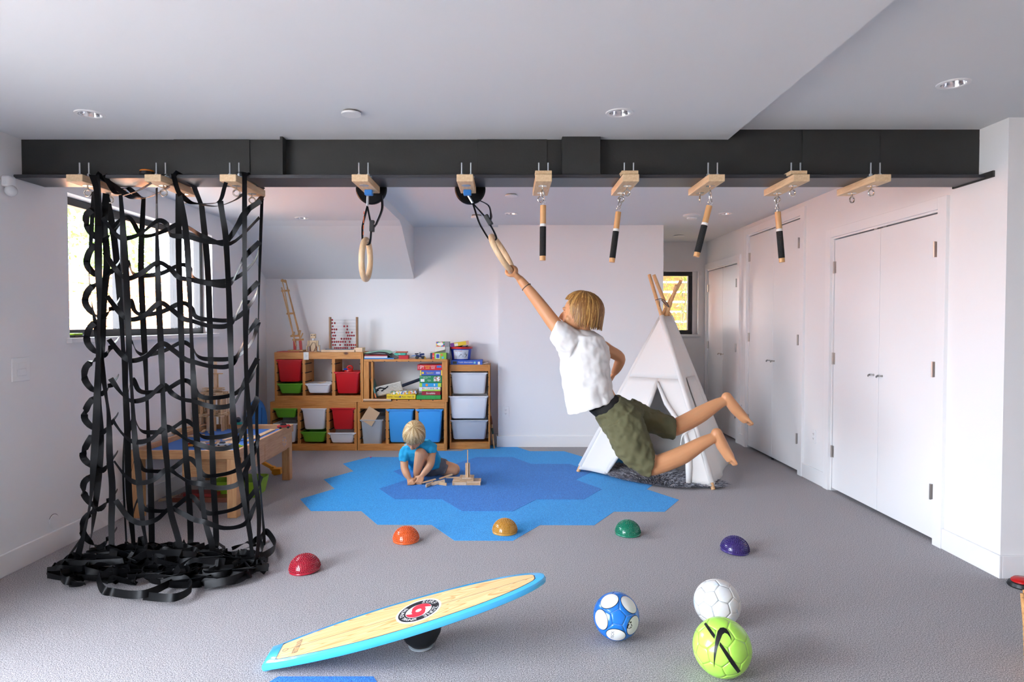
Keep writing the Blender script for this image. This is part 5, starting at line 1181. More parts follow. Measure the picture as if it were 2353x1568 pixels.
for x, y in ((X0 + .01, Y0 + .008), (X1 - .078, Y0 + .008), (X0 + .01, Y1 - .078), (X1 - .078, Y1 - .078)): MB().box(x, x + .068, y, y + .068, 0, ZP - .062).build('leg', OAKZ, t, True, bevel=.004)
b = MB(); p = atx(655, 1015, X1)
for k in range(7): a = 6.28 * k / 7; b.lathe([(.009, 0), (.009, .001)], (0, 0, 0), 8, M=Matrix.Translation((X1 - .0062, p.y + .035 * math.cos(a), p.z + .035 * math.sin(a))) @ Euler((0, rad(90), 0)).to_matrix().to_4x4())
b.build('silver_stickers', mat('sticker_silver', (.8, .78, .82), .25, .6), t, True, kind='stuff')
# planks
def plank_mesh(m):
    me = MB().box(-.0585, .0585, -.0117, .0117, -.0039, .0039).mesh('plank'); me.materials.append(m); return me
PK = [plank_mesh(PALE), plank_mesh(PALE2)]
def plank(parent, loc, rot): o = link('plank', R.choice(PK), parent, True); o.location = loc; o.rotation_euler = rot; return o
tc_ = fl(488, 985, ZP - .03); TX, TY, TZ = tc_.x, tc_.y + .03, ZP - .038
tw = thing('block_tower', 'tall tower of thin wooden planks on the play table', 'block tower', (TX, TY, TZ)); z = TZ
UPR = (0, rad(90), 0); UPR2 = (0, rad(90), rad(90))
def ringlayer(hw, hd, n, z, skip=()):
    for k in range(n):
        f = -1 + 2 * k / (n - 1)
        for sx, sy in ((f * hw, -hd), (f * hw, hd), (-hw, f * hd), (hw, f * hd)): plank(tw, (TX + sx + R.uniform(-.003, .003), TY + sy, z + .0585), (R.choice((0, rad(90))), rad(90), R.uniform(-.1, .1)))
def floorlayer(hw, hd, z, along, n):
    for k in range(n):
        f = (k + .5) / n * 2 - 1
        for s in (-.5, .5):
            plank(tw, (TX + (s * hw if along == 'x' else f * hw) + R.uniform(-.008, .008), TY + (f * hd if along == 'x' else s * hd) + R.uniform(-.006, .006), z + .0039), (0, 0, (0 if along == 'x' else rad(90)) + R.uniform(-.07, .07)))
ringlayer(.125, .115, 5, z); z += .117
for k in range(4): floorlayer(.13, .12, z, 'xy'[k % 2], 5 if k % 2 else 4); z += .0079
ringlayer(.108, .10, 5, z); z += .117
for k in range(7): floorlayer(.112 - .004 * k, .105 - .004 * k, z, 'xy'[k % 2], 4); z += .0079
for k in range(5): floorlayer(.055, .04, z, 'xy'[k % 2], 2); z += .0079
for dx, dy in ((-.028, 0), (.018, 0), (.026, .012), (.010, .012)): plank(tw, (TX + dx, TY + dy, z + .0585), (rad(90) * (dx > 0), rad(90), 0))
plank(tw, (TX + .018, TY + .004, z + .117 + .0039), (0, 0, .2)); z += .117
for dx in (.012, .022): plank(tw, (TX + dx, TY + .004, z + .066), (0, rad(90), 0))
# loose planks on the table
for k in range(16):
    x = R.uniform(X0 + .08, X1 - .1); y = R.uniform(Y0 + .06, 5.5)
    if abs(x - TX) < .2 and abs(y - TY) < .2: y = Y0 + .07 + R.uniform(0, .05) if R.random() < .5 else 5.2 + R.uniform(0, .3)
    o = link('loose_plank', R.choice(PK)); o.location = (x, y, ZP - .034 + .0082 * (k % 3)); o.rotation_euler = (0, 0, R.uniform(0, 3.1)); tag(o, 'thin wooden plank lying loose on the play table', 'plank', 'loose planks on the play table')
for k, (px, py, ln) in enumerate(((300, 1010, .5), (345, 1005, .45), (390, 995, .4))):
    p = fl(px, py, ZP - .02); o = MB().box(-.18, .18, -.02, .02, -.006, .006).build('ramp_board', PALE2, bevel=.001); o.location = (p.x + .12, p.y + .10, ZP - .012 + .012 * k); o.rotation_euler = (0, 0, .9 + .15 * k); tag(o, ('bottom', 'middle', 'top')[k] + ' board of the crossed ramp boards by the table\'s window side', 'board', 'ramp boards on the play table')
TRK = wood('track_wood', '#cfa67c', '#e2c29a', 1, 12, 6, .5)
for (x, y0_, y1_, lb) in ((-2.02, 5.0, 5.55, 'long wooden plank path on the blue table surface'), (-2.15, 4.75, 5.3, 'second wooden plank path beside the tower')): tag(MB().box(x - .022, x + .022, y0_, y1_, ZP - .0375, ZP - .028).build('plank_path', TRK, bevel=.001), lb, 'plank path')
def car(px, py, zz, c1, c2, label, rz, s=1.0):
    p = fl(px, py, zz); t = thing('toy_car', label, 'toy car', (p.x, p.y, zz), (0, 0, rz)); s *= .045
    b = MB(); b.loft([[Vector((x * s, y * s, z_ * s)) for x, y in ((-1, -.42), (1, -.42), (1, .42), (-1, .42))] for z_ in (.18, .42)] + [[Vector((x * s, y * s, .55 * s)) for x, y in ((-.95, -.38), (.9, -.38), (.9, .38), (-.95, .38))]]); b.build('body', PM(c1, .25), t, bevel=.002)
    b = MB(); b.loft([[Vector((x * s, y * s, z_ * s)) for x, y in ((-.6 + q, -.36), (.45 - q, -.36), (.45 - q, .36), (-.6 + q, .36))] for z_, q in ((.55, 0), (.85, .2))]); b.build('cabin', PM(c2, .2), t, bevel=.002)
    for x in (-.6, .6):
        for y in (-.42, .42): MB().cyl((x * s, (y - .06) * s, .2 * s), (x * s, (y + .06) * s, .2 * s), .2 * s, 12).build('wheel', BLACK, t, smooth=True)
car(652, 985, ZP, '#b01c24', '#1c1c20', 'red and black toy car on the play table\'s far rim', .5, 1.15)
car(512, 1026, ZP - .028, '#b8bcc0', '#40444c', 'silver toy car near the table corner', .1, .9)
car(465, 1030, ZP - .037, '#b02020', '#d8d8d8', 'red toy engine below the tower', 0, 1.1)
car(438, 1028, ZP - .037, '#d88a20', '#b02818', 'orange toy truck at the table\'s near edge', .4, .9)
car(549, 1030, ZP - .037, '#b4d818', '#dce850', 'lime toy car tucked in the table corner', .6, .7)
p = at(547, 977, 5.615); t = thing('toy_globe', 'dark toy ball on a teal stand behind the tower', 'toy globe', (p.x, 5.618, ZP)); MB().box(-.028, .028, -.02, .02, 0, .02).build('stand', PM('#1f9a8c'), t, bevel=.003); MB().sphere((0, 0, .042), .024, 16, 10).build('globe', mat('globe_dark', '#262c34', .3), t, smooth='all')
# window sill toy
p = atx(172, 766, XL - .01); t = thing('toy_tank', 'small black toy with lime top on the window sill', 'toy', (XL - .01, p.y, W1[2])); MB().box(-.03, .03, -.045, .045, 0, .016).build('chassis', BLACK, t, bevel=.003); MB().box(-.026, .026, -.04, .04, .016, .028).build('top', PM('#a8d818'), t, bevel=.004)
# under the table
p = fl(540, 1118); t = thing('storage_bin', 'lime green bin stored under the play table', 'bin', (-2.12, 5.10, 0)); b = MB(); b.loft([rrect(-.16, .16, -.12, .12, .03, .002), rrect(-.185, .185, -.145, .145, .03, .13), rrect(-.178, .178, -.138, .138, .03, .13), rrect(-.155, .155, -.115, .115, .03, .008)]); b.build('tub', mat('bin_lime', '#8ab428', .4), t, smooth=True)
t = thing('marble_ramp', 'reddish brown wooden ramp lying on the floor under the table', 'ramp', (-2.32, 4.95, 0)); MB().box(-.22, .2, -.09, .09, 0, .035).build('deck', wood('ramp_red', '#7c4030', '#9c5a42', 0, 8, 8, .5), t, bevel=.003); MB().box(-.15, .1, -.06, .06, .035, .06).build('step', mat('ramp_top', '#a02c2c', .5), t, bevel=.003); MB().bar((-.2, 0, .03), (-.34, -.05, .005), .05, .012).build('ramp_tongue', PALE2, t)
p = fl(632, 1092); t = thing('toy_digger', 'yellow plastic digger arm and bucket on the floor by the table leg', 'toy digger', (p.x, p.y, 0)); DG = mat('digger_yellow', '#d89018', .4)
MB().bar((-.16, .1, .10), (-.02, .02, .055), .03, .028).build('arm', DG, t, bevel=.004); MB().cyl((-.025, .0, .055), (-.025, .045, .055), .02, 14).build('pivot', DG, t, smooth=True)
b = MB(); b.loft([[Vector((x, y, z_)) for x, z_ in ((-.015, .06), (.055, .062), (.062, .012), (.0, .002), (-.022, .02))] for y in (-.03, .05)]); b.build('bucket', DG, t, bevel=.004)
# ================================================================== tepee
CANV = mat('canvas_white', (.91, .88, .84), .85, bump=.08, bscale=700)
_t = CANV.node_tree; _tr = _t.nodes.new('ShaderNodeBsdfTranslucent'); _tr.inputs[0].default_value = (.86, .80, .72, 1); _mx = _t.nodes.new('ShaderNodeMixShader'); _mx.inputs[0].default_value = .18
_t.links.new(_t.nodes['Principled BSDF'].outputs[0], _mx.inputs[1]); _t.links.new(_tr.outputs[0], _mx.inputs[2]); _t.links.new(_mx.outputs[0], _t.nodes['Material Output'].inputs[0])
F1, F2, F3, F4 = Vector((.640, 5.874, 0)), Vector((1.677, 5.238, 0)), Vector((2.15, 6.22, 0)), Vector((1.18, 6.80, 0))
T1, T2, T3, T4 = at(1565, 645, 6.06), at(1492, 632, 6.15), at(1502, 632, 5.99), at(1555, 656, 5.88)
tp = thing('tepee', 'white canvas play tepee with wooden poles beside the closets', 'tepee', ((F1 + F2 + F3 + F4) / 4))
POLE = wood('tepee_pole', '#cf9a64', '#e0b484', 2, 10, 8, .45)
for f, tt in ((F1, T1), (F2, T2), (F3, T3), (F4, T4)): MB().cyl(f, tt, .0165, 16).build('pole', POLE, tp, True, smooth=True)
def onpole(f, tt, s, ztop=1.425): return f.lerp(tt, ztop / tt.z * (1 - s))
CTR = (F1 + F2 + F3 + F4) / 4
def panel_pt(fa, ta, fb, tb, u, s, bulge=0.0, seed=0.0, hem=.02):
    a = onpole(fa, ta, s * (1 - hem)); b_ = onpole(fb, tb, s * (1 - hem)); p = a.lerp(b_, u)
    n = ((fb - fa).cross(Vector((0, 0, 1)))).normalized()
    if n.dot(p - Vector((CTR.x, CTR.y, p.z))) < 0: n = -n
    w = math.sin(math.pi * u); off = .020 + bulge * w * s + .014 * w * math.sin(u * 9 + seed + s * 3) * s + .010 * mnoise.noise(p * 4.0 + Vector((seed, 0, 0))) * w
    p = p + n * off; p.z = max(p.z - .035 * w * max(0, s - .9) * 10 * .3, .012); return p
def cloth(name, fn, nu, ns, u0=lambda s: 0, u1=lambda s: 1, s0=0.0, s1=1.0, m=CANV, th=.004):
    b = MB(); vs = []; fs = []
    for j in range(ns + 1):
        s = s0 + (s1 - s0) * j / ns; a, c = u0(s), u1(s)
        for i in range(nu + 1): vs.append(fn(a + (c - a) * i / nu, s))
    for j in range(ns):
        for i in range(nu): k = j * (nu + 1) + i; fs.append((k, k + 1, k + nu + 2, k + nu + 1))
    b.add(vs, fs); o = b.build(name, m, tp, True, smooth='all'); md = o.modifiers.new('solidify', 'SOLIDIFY'); md.thickness = th; md.offset = 0; return o
front = lambda u, s: panel_pt(F1, T1, F2, T2, u, s, -.02, 1.0)
cloth('front_panel', front, 18, 12, s0=0, s1=.40)
uL = lambda s: .60 - (.60 - .24) * min(1, (s - .40) / .55); 
def uR(s): return .55 + (.925 - .55) * min(1, (s - .40) / .32) if s < .72 else .925 - .075 * (s - .72) / .28
def fold_front(u, s):
    p = front(u, s)
    if s > .4: p = p + Vector((-.52, -.85, 0)) * (.05 * math.sin(min(1, (s - .4) * 2) * 1.5) * max(0, 1 - abs(u - uL(s)) * 6))
    return p
cloth('door_flap', fold_front, 8, 18, u1=uL, s0=.40, s1=1.0)
def fold_r(u, s):
    p = front(u, s); return p + Vector((-.52, -.85, 0)) * (.045 * math.sin(min(1, max(0, s - .4) * 2) * 1.5) * max(0, 1 - abs(u - uR(s)) * 8))
cloth('door_flap', fold_r, 8, 18, u0=uR, s0=.40, s1=1.0)
cloth('side_panel', lambda u, s: panel_pt(F2, T2, F3, T3, u, s, .0, 2.2, hem=.03), 18, 20)
cloth('back_panel', lambda u, s: panel_pt(F3, T3, F4, T4, u, s, .0, 3.1), 14, 14)
cloth('back_panel', lambda u, s: panel_pt(F4, T4, F1, T1, u, s, .0, 4.4), 14, 14)
for f, tt, nm in ((F1, T1, 'a'), (F2, T2, 'b'), (F3, T3, 'c')): MB().tube([onpole(f, tt, s) for s in (0, .3, .6, .965)], [.023, .024, .025, .026], 12).build('pole_sleeve', CANV, tp, True, smooth='all')
MB().tube([fold_front(uL(s), s) + Vector((-.005, -.012, 0)) for s in (.42, .55, .7, .85, .99)], [.014, .020, .022, .02, .012], 10).build('flap_roll', CANV, tp, True, smooth='all')
MB().tube([fold_r(uR(s), s) + Vector((-.005, -.012, 0)) for s in (.42, .55, .70, .78, .9, .99)], [.012, .02, .016, .022, .026, .02], 10).build('flap_roll', CANV, tp, True, smooth='all')
k = fold_r(uR(.71), .71) + Vector((-.02, -.03, 0))
for dx, dz, l in ((-.05, .03, 1), (.04, .035, 1), (-.035, -.10, 1), (.02, -.12, 1)): MB().ribbon(cat_rom([k, k + Vector((dx * .7, -.01, dz * .4 + .01)), k + Vector((dx, -.005, dz))], 5), [Vector((0, .5, .8))] * 11, .012, .0015).build('tie_string', CANV, tp, True)
side = lambda u, s: panel_pt(F2, T2, F3, T3, u, s, .0, 2.2, hem=.03) + Vector((.012, -.008, 0))
cloth('side_pocket', side, 6, 6, u0=lambda s: .22, u1=lambda s: .80, s0=.40, s1=.62, th=.003)
top = (T1 + T2 + T3 + T4) / 4; kn = at(1525, 698, 6.0)
MB().tube(cat_rom([at(1506, 690, 5.96), at(1519, 687, 5.93), at(1530, 694, 5.93), at(1537, 706, 5.95), at(1520, 690, 6.0)], 6), .004, 6).build('rope', mat('rope_grey', '#5a5050', .9), tp, True)
MB().tube([at(1516, 689, 5.95), at(1516, 705, 5.95)], .003, 6).build('rope', mat('rope_grey', '#5a5050', .9), tp, True)
# ---- sheepskin
RC = Vector((1.30, 5.62, 0)); t = thing('sheepskin_rug', 'shaggy grey sheepskin rug at the tepee entrance', 'rug', RC)
def rugr(a): return 1 + .10 * math.sin(3 * a + .5) + .07 * math.sin(5 * a)
MA = Euler((0, 0, rad(-42))).to_matrix()
def rugp(q, a, z): v = MA @ Vector((q * rugr(a) * .50 * math.cos(a), q * rugr(a) * .25 * math.sin(a), 0)); return RC + Vector((v.x, v.y, z))
b = MB(); b.loft([[rugp(q, 2 * math.pi * k / 40, z) for k in range(40)] for q, z in ((.93, .001), (.93, .010), (.86, .020), (.5, .028), (.05, .03))]); b.build('hide', mat('hide_grey', '#55535a', .95), t, True, smooth='all')
b = MB()
for _ in range(15000):
    a = R.uniform(0, 6.283); q = R.uniform(0, 1) ** .42 * 1.02; p = rugp(q, a, .012 + .012 * (1 - q)); out = (p - RC); out.z = 0; out = out.normalized() if out.length > .01 else Vector((1, 0, 0))
    d = (out * (.3 + .8 * q) + Vector((R.gauss(0, .5), R.gauss(0, .5), .7 + R.uniform(0, .5)))).normalized(); L_ = R.uniform(.035, .068); sdv = d.orthogonal().normalized() * .0028; sdv = Matrix.Rotation(R.uniform(0, 6.28), 3, d) @ sdv
    e = p + d * L_ * .6; tip = p + d * L_ + Vector((out.x, out.y, -.6)) * L_ * .35; tip.z = max(tip.z, .004); b.m(R.choice((0, 0, 1, 2))); b.add([p - sdv, p + sdv, e + sdv * .9, e - sdv * .9, tip], [(0, 1, 2, 3), (3, 2, 4)])
b.build('fleece', [mat('fleece_mid', '#85838a', .9), mat('fleece_light', '#c4c2c8', .9), mat('fleece_dark', '#55545c', .9)], t, True, smooth='all', kind='stuff')

# ================================================================== plank build by the seated child
KB = [(-.0585, 0), 0]
t = thing('plank_model', 'small boat shaped model of planks with a mast on the blue carpet', 'plank model', fl(1072, 1116) + Vector((0, .05, 0))); bx, by = t.location.x, t.location.y; z = .0029
PKM = (lambda: R.choice(PK))
def pk(parent, x, y, z_, rx=0, ry=0, rz=0): o = link('plank', PKM(), parent, True); o.location = (x, y, z_); o.rotation_euler = (rx, ry, rz); return o
for dx in (-.0595, .0595):
    for dy in (-.052, .045): pk(t, bx + dx, by + dy, z + .0117, rad(90))
for dx in (-.11, .112): pk(t, bx + dx, by - .005, z + .0117, rad(90), 0, rad(90))
for k in range(5): pk(t, bx + .06, by - .045 + k * .024, z + .0273, 0, 0, .0); pk(t, bx - .06, by - .045 + k * .024, z + .0273)
for dy in (-.04, .03): pk(t, bx + .0, by + dy, z + .0312 + .0117, rad(90))
for k in range(5): pk(t, bx - .048 + k * .024, by - .005, z + .0312 + .0234 + .0039, 0, 0, rad(90))
z2 = z + .0625
for dx, dy in ((-.008, 0), (.008, 0), (0, -.012), (0, .012)): pk(t, bx + .008 + dx, by + dy - .02, z2 + .0585, R.choice((0, rad(90))) if dx == 0 else rad(90), rad(90), 0)
pk(t, bx + .008, by - .02, z2 + .117 + .05, 0, rad(90), 0)
for k, (px, py, zz, rot, lb) in enumerate(((1040, 1100, .034, (rad(0), 0, .05), 'plank bridging from the boat model to the child'), (1024, 1098, .050, (0, rad(-14), .35), 'sloping plank crossing the bridge of planks'), (1006, 1112, .018, (rad(90), rad(-12), .3), 'plank standing on edge beside the bridge'), (985, 1108, .026, (0, rad(-11), .28), 'sloping plank nearest the child\'s hands'), (994, 1112, .012, (0, rad(-9), .25), 'lower sloping plank under the child\'s hands'), (1012, 1114, .012, (rad(90), 0, -.5), 'plank on edge pointing at the camera'), (986, 1116, .012, (rad(90), 0, 1.2), 'short end of a plank standing between the ramps'))):
    p = fl(px, py, zz); o = link('loose_plank', PK[k % 2]); o.location = (p.x, p.y + .02, zz + .004); o.rotation_euler = rot; tag(o, lb, 'plank', 'loose planks beside the boat model')

# ================================================================== people
def flesh(name, b, m, parent, voxel=.006, smooth=6, disp=0.0, dsize=.08, label=None, dec=0):
    o = b.build(name, m, parent, True, smooth='all')
    r = o.modifiers.new('remesh', 'REMESH'); r.mode = 'VOXEL'; r.voxel_size = voxel; r.use_smooth_shade = True
    if smooth: s = o.modifiers.new('smooth', 'SMOOTH'); s.factor = .5; s.iterations = smooth
    if disp:
        tx = bpy.data.textures.new(name + '_folds', 'CLOUDS'); tx.noise_scale = dsize; tx.noise_depth = 1
        d = o.modifiers.new('folds', 'DISPLACE'); d.texture = tx; d.strength = disp; d.mid_level = .5; d.texture_coords = 'LOCAL'
        s = o.modifiers.new('smooth2', 'SMOOTH'); s.factor = .5; s.iterations = 2
    if label: o['label'] = label
    return o
def chain(b, pts, rs, seg=12, n=4):
    """round limb through pts with rounded ends"""
    P = cat_rom(pts, n); m = len(P); RR = []
    for i in range(m):
        f = i / (m - 1) * (len(rs) - 1); k = min(int(f), len(rs) - 2); RR.append(rs[k] + (rs[k + 1] - rs[k]) * (f - k))
    b.tube(P, RR, seg)
    b.sphere(P[0], RR[0] * .98, seg, 8); b.sphere(P[-1], RR[-1] * .98, seg, 8)
def ringloft(b, rings, seg=20, cap=True):
    """rings: (Lx, Ly, Rx, Ry, Y, half depth) in photo pixels at depth Y"""
    out = []
    for lx, ly, rx, ry, Y, d in rings:
        p, q = at(lx, ly, Y), at(rx, ry, Y); c = (p + q) / 2; h = (q - p) / 2
        out.append([c + h * math.cos(2 * math.pi * k / seg) + Vector((0, d, 0)) * math.sin(2 * math.pi * k / seg) for k in range(seg)])
    b.loft(out, cap, cap)
def basis(F, U):
    F = Vector(F).normalized(); U = Vector(U); U = (U - F * U.dot(F)).normalized(); return F, U, U.cross(F)
def head(b, C, F, U, Lf, s=1.0):
    hp = lambda f, u, l: C + (F * f + U * u + Lf * l) * s
    M = Matrix((F, Lf, U)).transposed()
    b.sphere(hp(-.008, .018, 0), .1, 24, 16, (.97 * s, .76 * s, .92 * s), M)          # skull
    b.sphere(hp(.028, -.035, 0), .066 * s, 20, 12, (.92, .86, 1.05), M)                # face
    b.sphere(hp(.055, -.083, 0), .026 * s, 14, 10, (1, 1.15, .8), M)                   # chin
    for l in (-.036, .036): b.sphere(hp(.052, -.035, l), .024 * s, 12, 8, (.9, 1, 1), M)  # cheeks
    b.tube([hp(.084, .004, 0), hp(.098, -.018, 0), hp(.104, -.030, 0), hp(.088, -.040, 0)], [.007 * s, .010 * s, .013 * s, .010 * s], 10)   # nose
    for l in (-.012, .012): b.sphere(hp(.092, -.036, l), .007 * s, 8, 6)
    b.tube([hp(.086, .018, -.04), hp(.092, .022, 0), hp(.086, .018, .04)], [.009 * s, .008 * s, .009 * s], 8)   # brow
    for l in (-.078, .078): b.sphere(hp(-.010, -.012, l), .028 * s, 12, 8, (.75, .32, 1.1), M)   # ears
def face_parts(par, C, F, U, Lf, s=1.0):
    hp = lambda f, u, l: C + (F * f + U * u + Lf * l) * s
    for l in (-.030, .030):
        e = MB().sphere(hp(.066, 0, l * .9), .0108 * s, 14, 10).build('eye', mat('eye_white', (.8, .8, .8), .2), par, True, smooth='all')
        MB().sphere(hp(.0742, 0, l * .9), .0052 * s, 12, 8).build('iris', mat('iris', '#3a2c20', .2), e, True, smooth='all')
    MB().tube([hp(.083, -.060, -.020), hp(.090, -.058, 0), hp(.083, -.060, .020)], [.003 * s, .0055 * s, .003 * s], 8).build('mouth', mat('lips', '#b0645a', .4), par, True, smooth='all')
def hairdo(par, C, F, U, Lf, s, mats, ends, n=420, crown=(-.25, .0), lift=1.05, width=.010, seed=1, sway=.10):
    rr = random.Random(seed); b = MB(); rf, ru, rl = .108 * s, .106 * s, .088 * s; C = C + (U * .016 - F * .016) * s
    def pos(th, ph, k):
        hz = math.sin(th) if th < math.pi / 2 else 1.0
        v = F * (hz * math.cos(ph) * rf) + Lf * (hz * math.sin(ph) * rl) + U * (math.cos(th) * ru if th < math.pi / 2 else -(th - math.pi / 2) * ru)
        return C + v * k
    # cap
    cap = MB(); rings = []
    for j in range(10):
        ring = []
        for i in range(32):
            ph = -math.pi + 2 * math.pi * i / 32; te = ends(ph); ring.append(pos(.02 + te * .96 * j / 9, ph, 1.0))
        rings.append(ring)
    cap.loft(rings, True, False); cap.build('hair_cap', mats[0], par, True, smooth='all')
    for q in range(n):
        ph = rr.uniform(-math.pi, math.pi); te = ends(ph) * rr.uniform(.90, 1.06); k0 = rr.uniform(1.0, lift); t0 = rr.uniform(.03, .5) if rr.random() < .75 else rr.uniform(.3, 1.0); sw_ = rr.uniform(-sway, sway); P = []; W = []
        N_ = 8
        for i in range(N_ + 1):
            f = i / N_; th = t0 + (te - t0) * f; p2 = ph + sw_ * math.sin(f * 2.2) + .05 * math.sin(f * 6 + q); k = k0 + .035 * math.sin(math.pi * f) + (.015 * rr.random() if i == N_ else 0)
            P.append(pos(th, p2, k)); W.append((pos(th, p2 + .05, k) - pos(th, p2 - .05, k)))
        b.m(1 + (q % (len(mats) - 1))); w0 = width * s * rr.uniform(.6, 1.3); rings = []
        for i, p in enumerate(P):
            d = W[i].normalized() if W[i].length > 1e-6 else Lf; ww = w0 * (1.0 if i < N_ - 2 else (.75 if i < N_ else .12)) * (.4 + .6 * min(1, i / 2)); nn = (p - C).normalized()
            rings.append([p - d * ww / 2, p + nn * .0016, p + d * ww / 2])
        b.loft(rings, False, False, closed=False)
    b.build('hair', mats, par, True, smooth='all', kind='stuff')
def hand_open(b, W_, dirv, side, down, s=1.0, curl=.5):
    """relaxed hand: W_ wrist, dirv along the hand, side towards the thumb, down = palm side"""
    dirv = dirv.normalized(); side = (side - dirv * side.dot(dirv)).normalized(); pn = dirv.cross(side); pn = pn if pn.dot(down) > 0 else -pn
    k = .076 * s
    for l in (-.022, -.007, .008, .022): b.tube([W_ + side * l * s * .5, W_ + dirv * k * .6 + side * l * s, W_ + dirv * k + side * l * s * 1.1], [.013 * s, .0125 * s, .010 * s], 8)
    for l, ln in ((-.026, .048), (-.009, .062), (.009, .066), (.026, .056)):
        p0 = W_ + dirv * k * .9 + side * l * s; p1 = p0 + (dirv * math.cos(curl) + pn * math.sin(curl)) * ln * s * .45; p2 = p1 + (dirv * math.cos(curl * 2) + pn * math.sin(curl * 2)) * ln * s * .32; p3 = p2 + (dirv * math.cos(curl * 2.7) + pn * math.sin(curl * 2.7)) * ln * s * .28
        b.tube([p0, p1, p2, p3], [.0092 * s, .0082 * s, .0076 * s, .0062 * s], 8); b.sphere(p3, .0062 * s, 8, 6)
    p0 = W_ + dirv * k * .25 + side * .022 * s; p1 = p0 + (dirv * .55 + side * .8 + pn * .3).normalized() * .034 * s; p2 = p1 + (dirv * .8 + side * .2 + pn * .5).normalized() * .028 * s; p3 = p2 + (dirv * .9 + pn * .5).normalized() * .02 * s
    b.tube([p0, p1, p2, p3], [.012 * s, .0105 * s, .009 * s, .007 * s], 8); b.sphere(p3, .007 * s, 8, 6)
def foot(b, heel, toe, up, s=1.0):
    d = (toe - heel).normalized(); up = (Vector(up) - d * Vector(up).dot(d)).normalized(); sd_ = d.cross(up); L_ = (toe - heel).length
    b.tube([heel, heel + d * L_ * .35 + up * .004, heel + d * L_ * .68, heel + d * L_ * .80], [.029 * s, .031 * s, .027 * s, .022 * s], 12); b.sphere(heel, .0295 * s, 12, 8)
    for l in (-.022, .0, .022): b.tube([heel + d * L_ * .3 + sd_ * l * s * .4, heel + d * L_ * .74 + sd_ * l * s - up * .006], [.018 * s, .014 * s], 10)
    for i, l in enumerate((-.030, -.015, 0, .014, .028)):
        r = (.0092, .0098, .0102, .011, .014)[i] * s; q = heel + d * L_ * .74 + sd_ * l * s - up * .008; e = q + d * (L_ * (.15, .18, .20, .21, .22)[i]) - up * .003; b.tube([q, e], [r, r * .9], 8); b.sphere(e, r * .9, 8, 6)

# ---------------------------------------------------------------- swinging child
SKIN = mat('skin', '#cf9468', .5, sss=.12); HBASE = mat('hair_brown_base', '#8a5e30', .55)
sw = thing('person', 'swinging child in white t-shirt and olive shorts hanging from the tilted ring', 'person', at(1395, 935, 3.70))
RC2, RH = at(1153, 583, 3.70), at(1073, 444, 3.72); rup = (RH - RC2).normalized(); re = Vector((.19, 1, .06)); re = (re - rup * re.dot(rup)).normalized(); GB = RC2 - rup * .112
W_ = at(1194, 641, 3.69); b = MB()
sh = at(1302, 778, 3.61); el = at(1243, 703, 3.655)
chain(b, [sh, at(1272, 742, 3.63), el, at(1219, 672, 3.67), W_], [.043, .041, .036, .031, .0215], 14)

hd = (GB - W_).normalized(); rn = rup
# gripping hand: palm from wrist to the bar, four fingers wrapped over it, thumb round the other way
pal = GB - hd * .030
for l in (-.024, -.008, .008, .024): b.tube([W_ + re * l * .45, W_.lerp(pal, .55) + re * l * .9, pal + re * l * 1.05], [.0155, .0165, .0135], 10)
q_ = (rup - hd * rup.dot(hd)).normalized() if abs(rup.dot(hd)) < .98 else hd.orthogonal()
for i, l in enumerate((-.030, -.010, .010, .029)):
    P = []
    for a in (-150, -100, -45, 10, 60, 105):
        a = rad(a); P.append(GB + re * l + (hd * math.cos(a) * 1.0 + q_ * math.sin(a)) * (.027 if i in (1, 2) else .026))
    P = [GB + re * l + (-hd * math.cos(rad(x)) + q_ * math.sin(rad(x))) * .0265 for x in (-5, 40, 85, 130, 170, 205)]
    b.tube(cat_rom(P, 3), [.0098 - .0003 * k for k in range(16)], 8); b.sphere(P[-1], .006, 8, 6)
P = [pal + re * -.030 - q_ * .008, GB + re * -.034 + (-hd * .5 - q_ * .85) * .028, GB + re * -.020 + (hd * .35 - q_ * .95) * .028, GB + re * -.004 + (hd * .8 - q_ * .5) * .028]
b.tube(cat_rom(P, 3), [.0125, .012, .0115, .011, .011, .0105, .010, .010, .009, .0085], 8); b.sphere(P[-1], .0085, 8, 6)
# trunk, far arm, legs
hC = at(1331, 722, 3.665); nk = at(1340, 768, 3.70)
chain(b, [at(1335, 742, 3.68), nk, at(1345, 800, 3.71), at(1358, 860, 3.71), at(1382, 915, 3.70), at(1402, 945, 3.70)], [.044, .048, .078, .088, .080, .080], 18)
fs = at(1372, 792, 3.83); chain(b, [at(1350, 795, 3.75), fs, at(1398, 806, 3.88), at(1424, 822, 3.92), at(1420, 842, 3.95), at(1412, 856, 3.98)], [.05, .042, .038, .034, .030, .022], 12)
hand_open(b, at(1412, 857, 3.98), at(1398, 880, 4.0) - at(1412, 857, 3.98), Vector((0, -1, 0)), Vector((-1, 0, 0)), .95, .5)
kB, kA = at(1500, 1072, 3.58), at(1549, 984, 3.80)
chain(b, [at(1408, 950, 3.67), at(1450, 1012, 3.60), kB], [.072, .064, .050], 16); chain(b, [at(1412, 945, 3.77), at(1480, 966, 3.79), kA], [.070, .060, .046], 16)
aB, aA = at(1640, 1006, 3.60), at(1664, 922, 3.82)
chain(b, [kB, at(1535, 1060, 3.585), at(1570, 1045, 3.59), at(1612, 1020, 3.595), aB], [.053, .053, .051, .038, .028], 16)
chain(b, [kA, at(1582, 968, 3.81), at(1612, 951, 3.815), at(1645, 931, 3.82), aA], [.050, .051, .049, .037, .027], 16)
foot(b, at(1647, 997, 3.60), at(1688, 1074, 3.60), Vector((-1, 0, -.45)), 1.1); foot(b, at(1670, 914, 3.82), at(1727, 982, 3.82), Vector((-.8, 0, -.7)), 1.1)
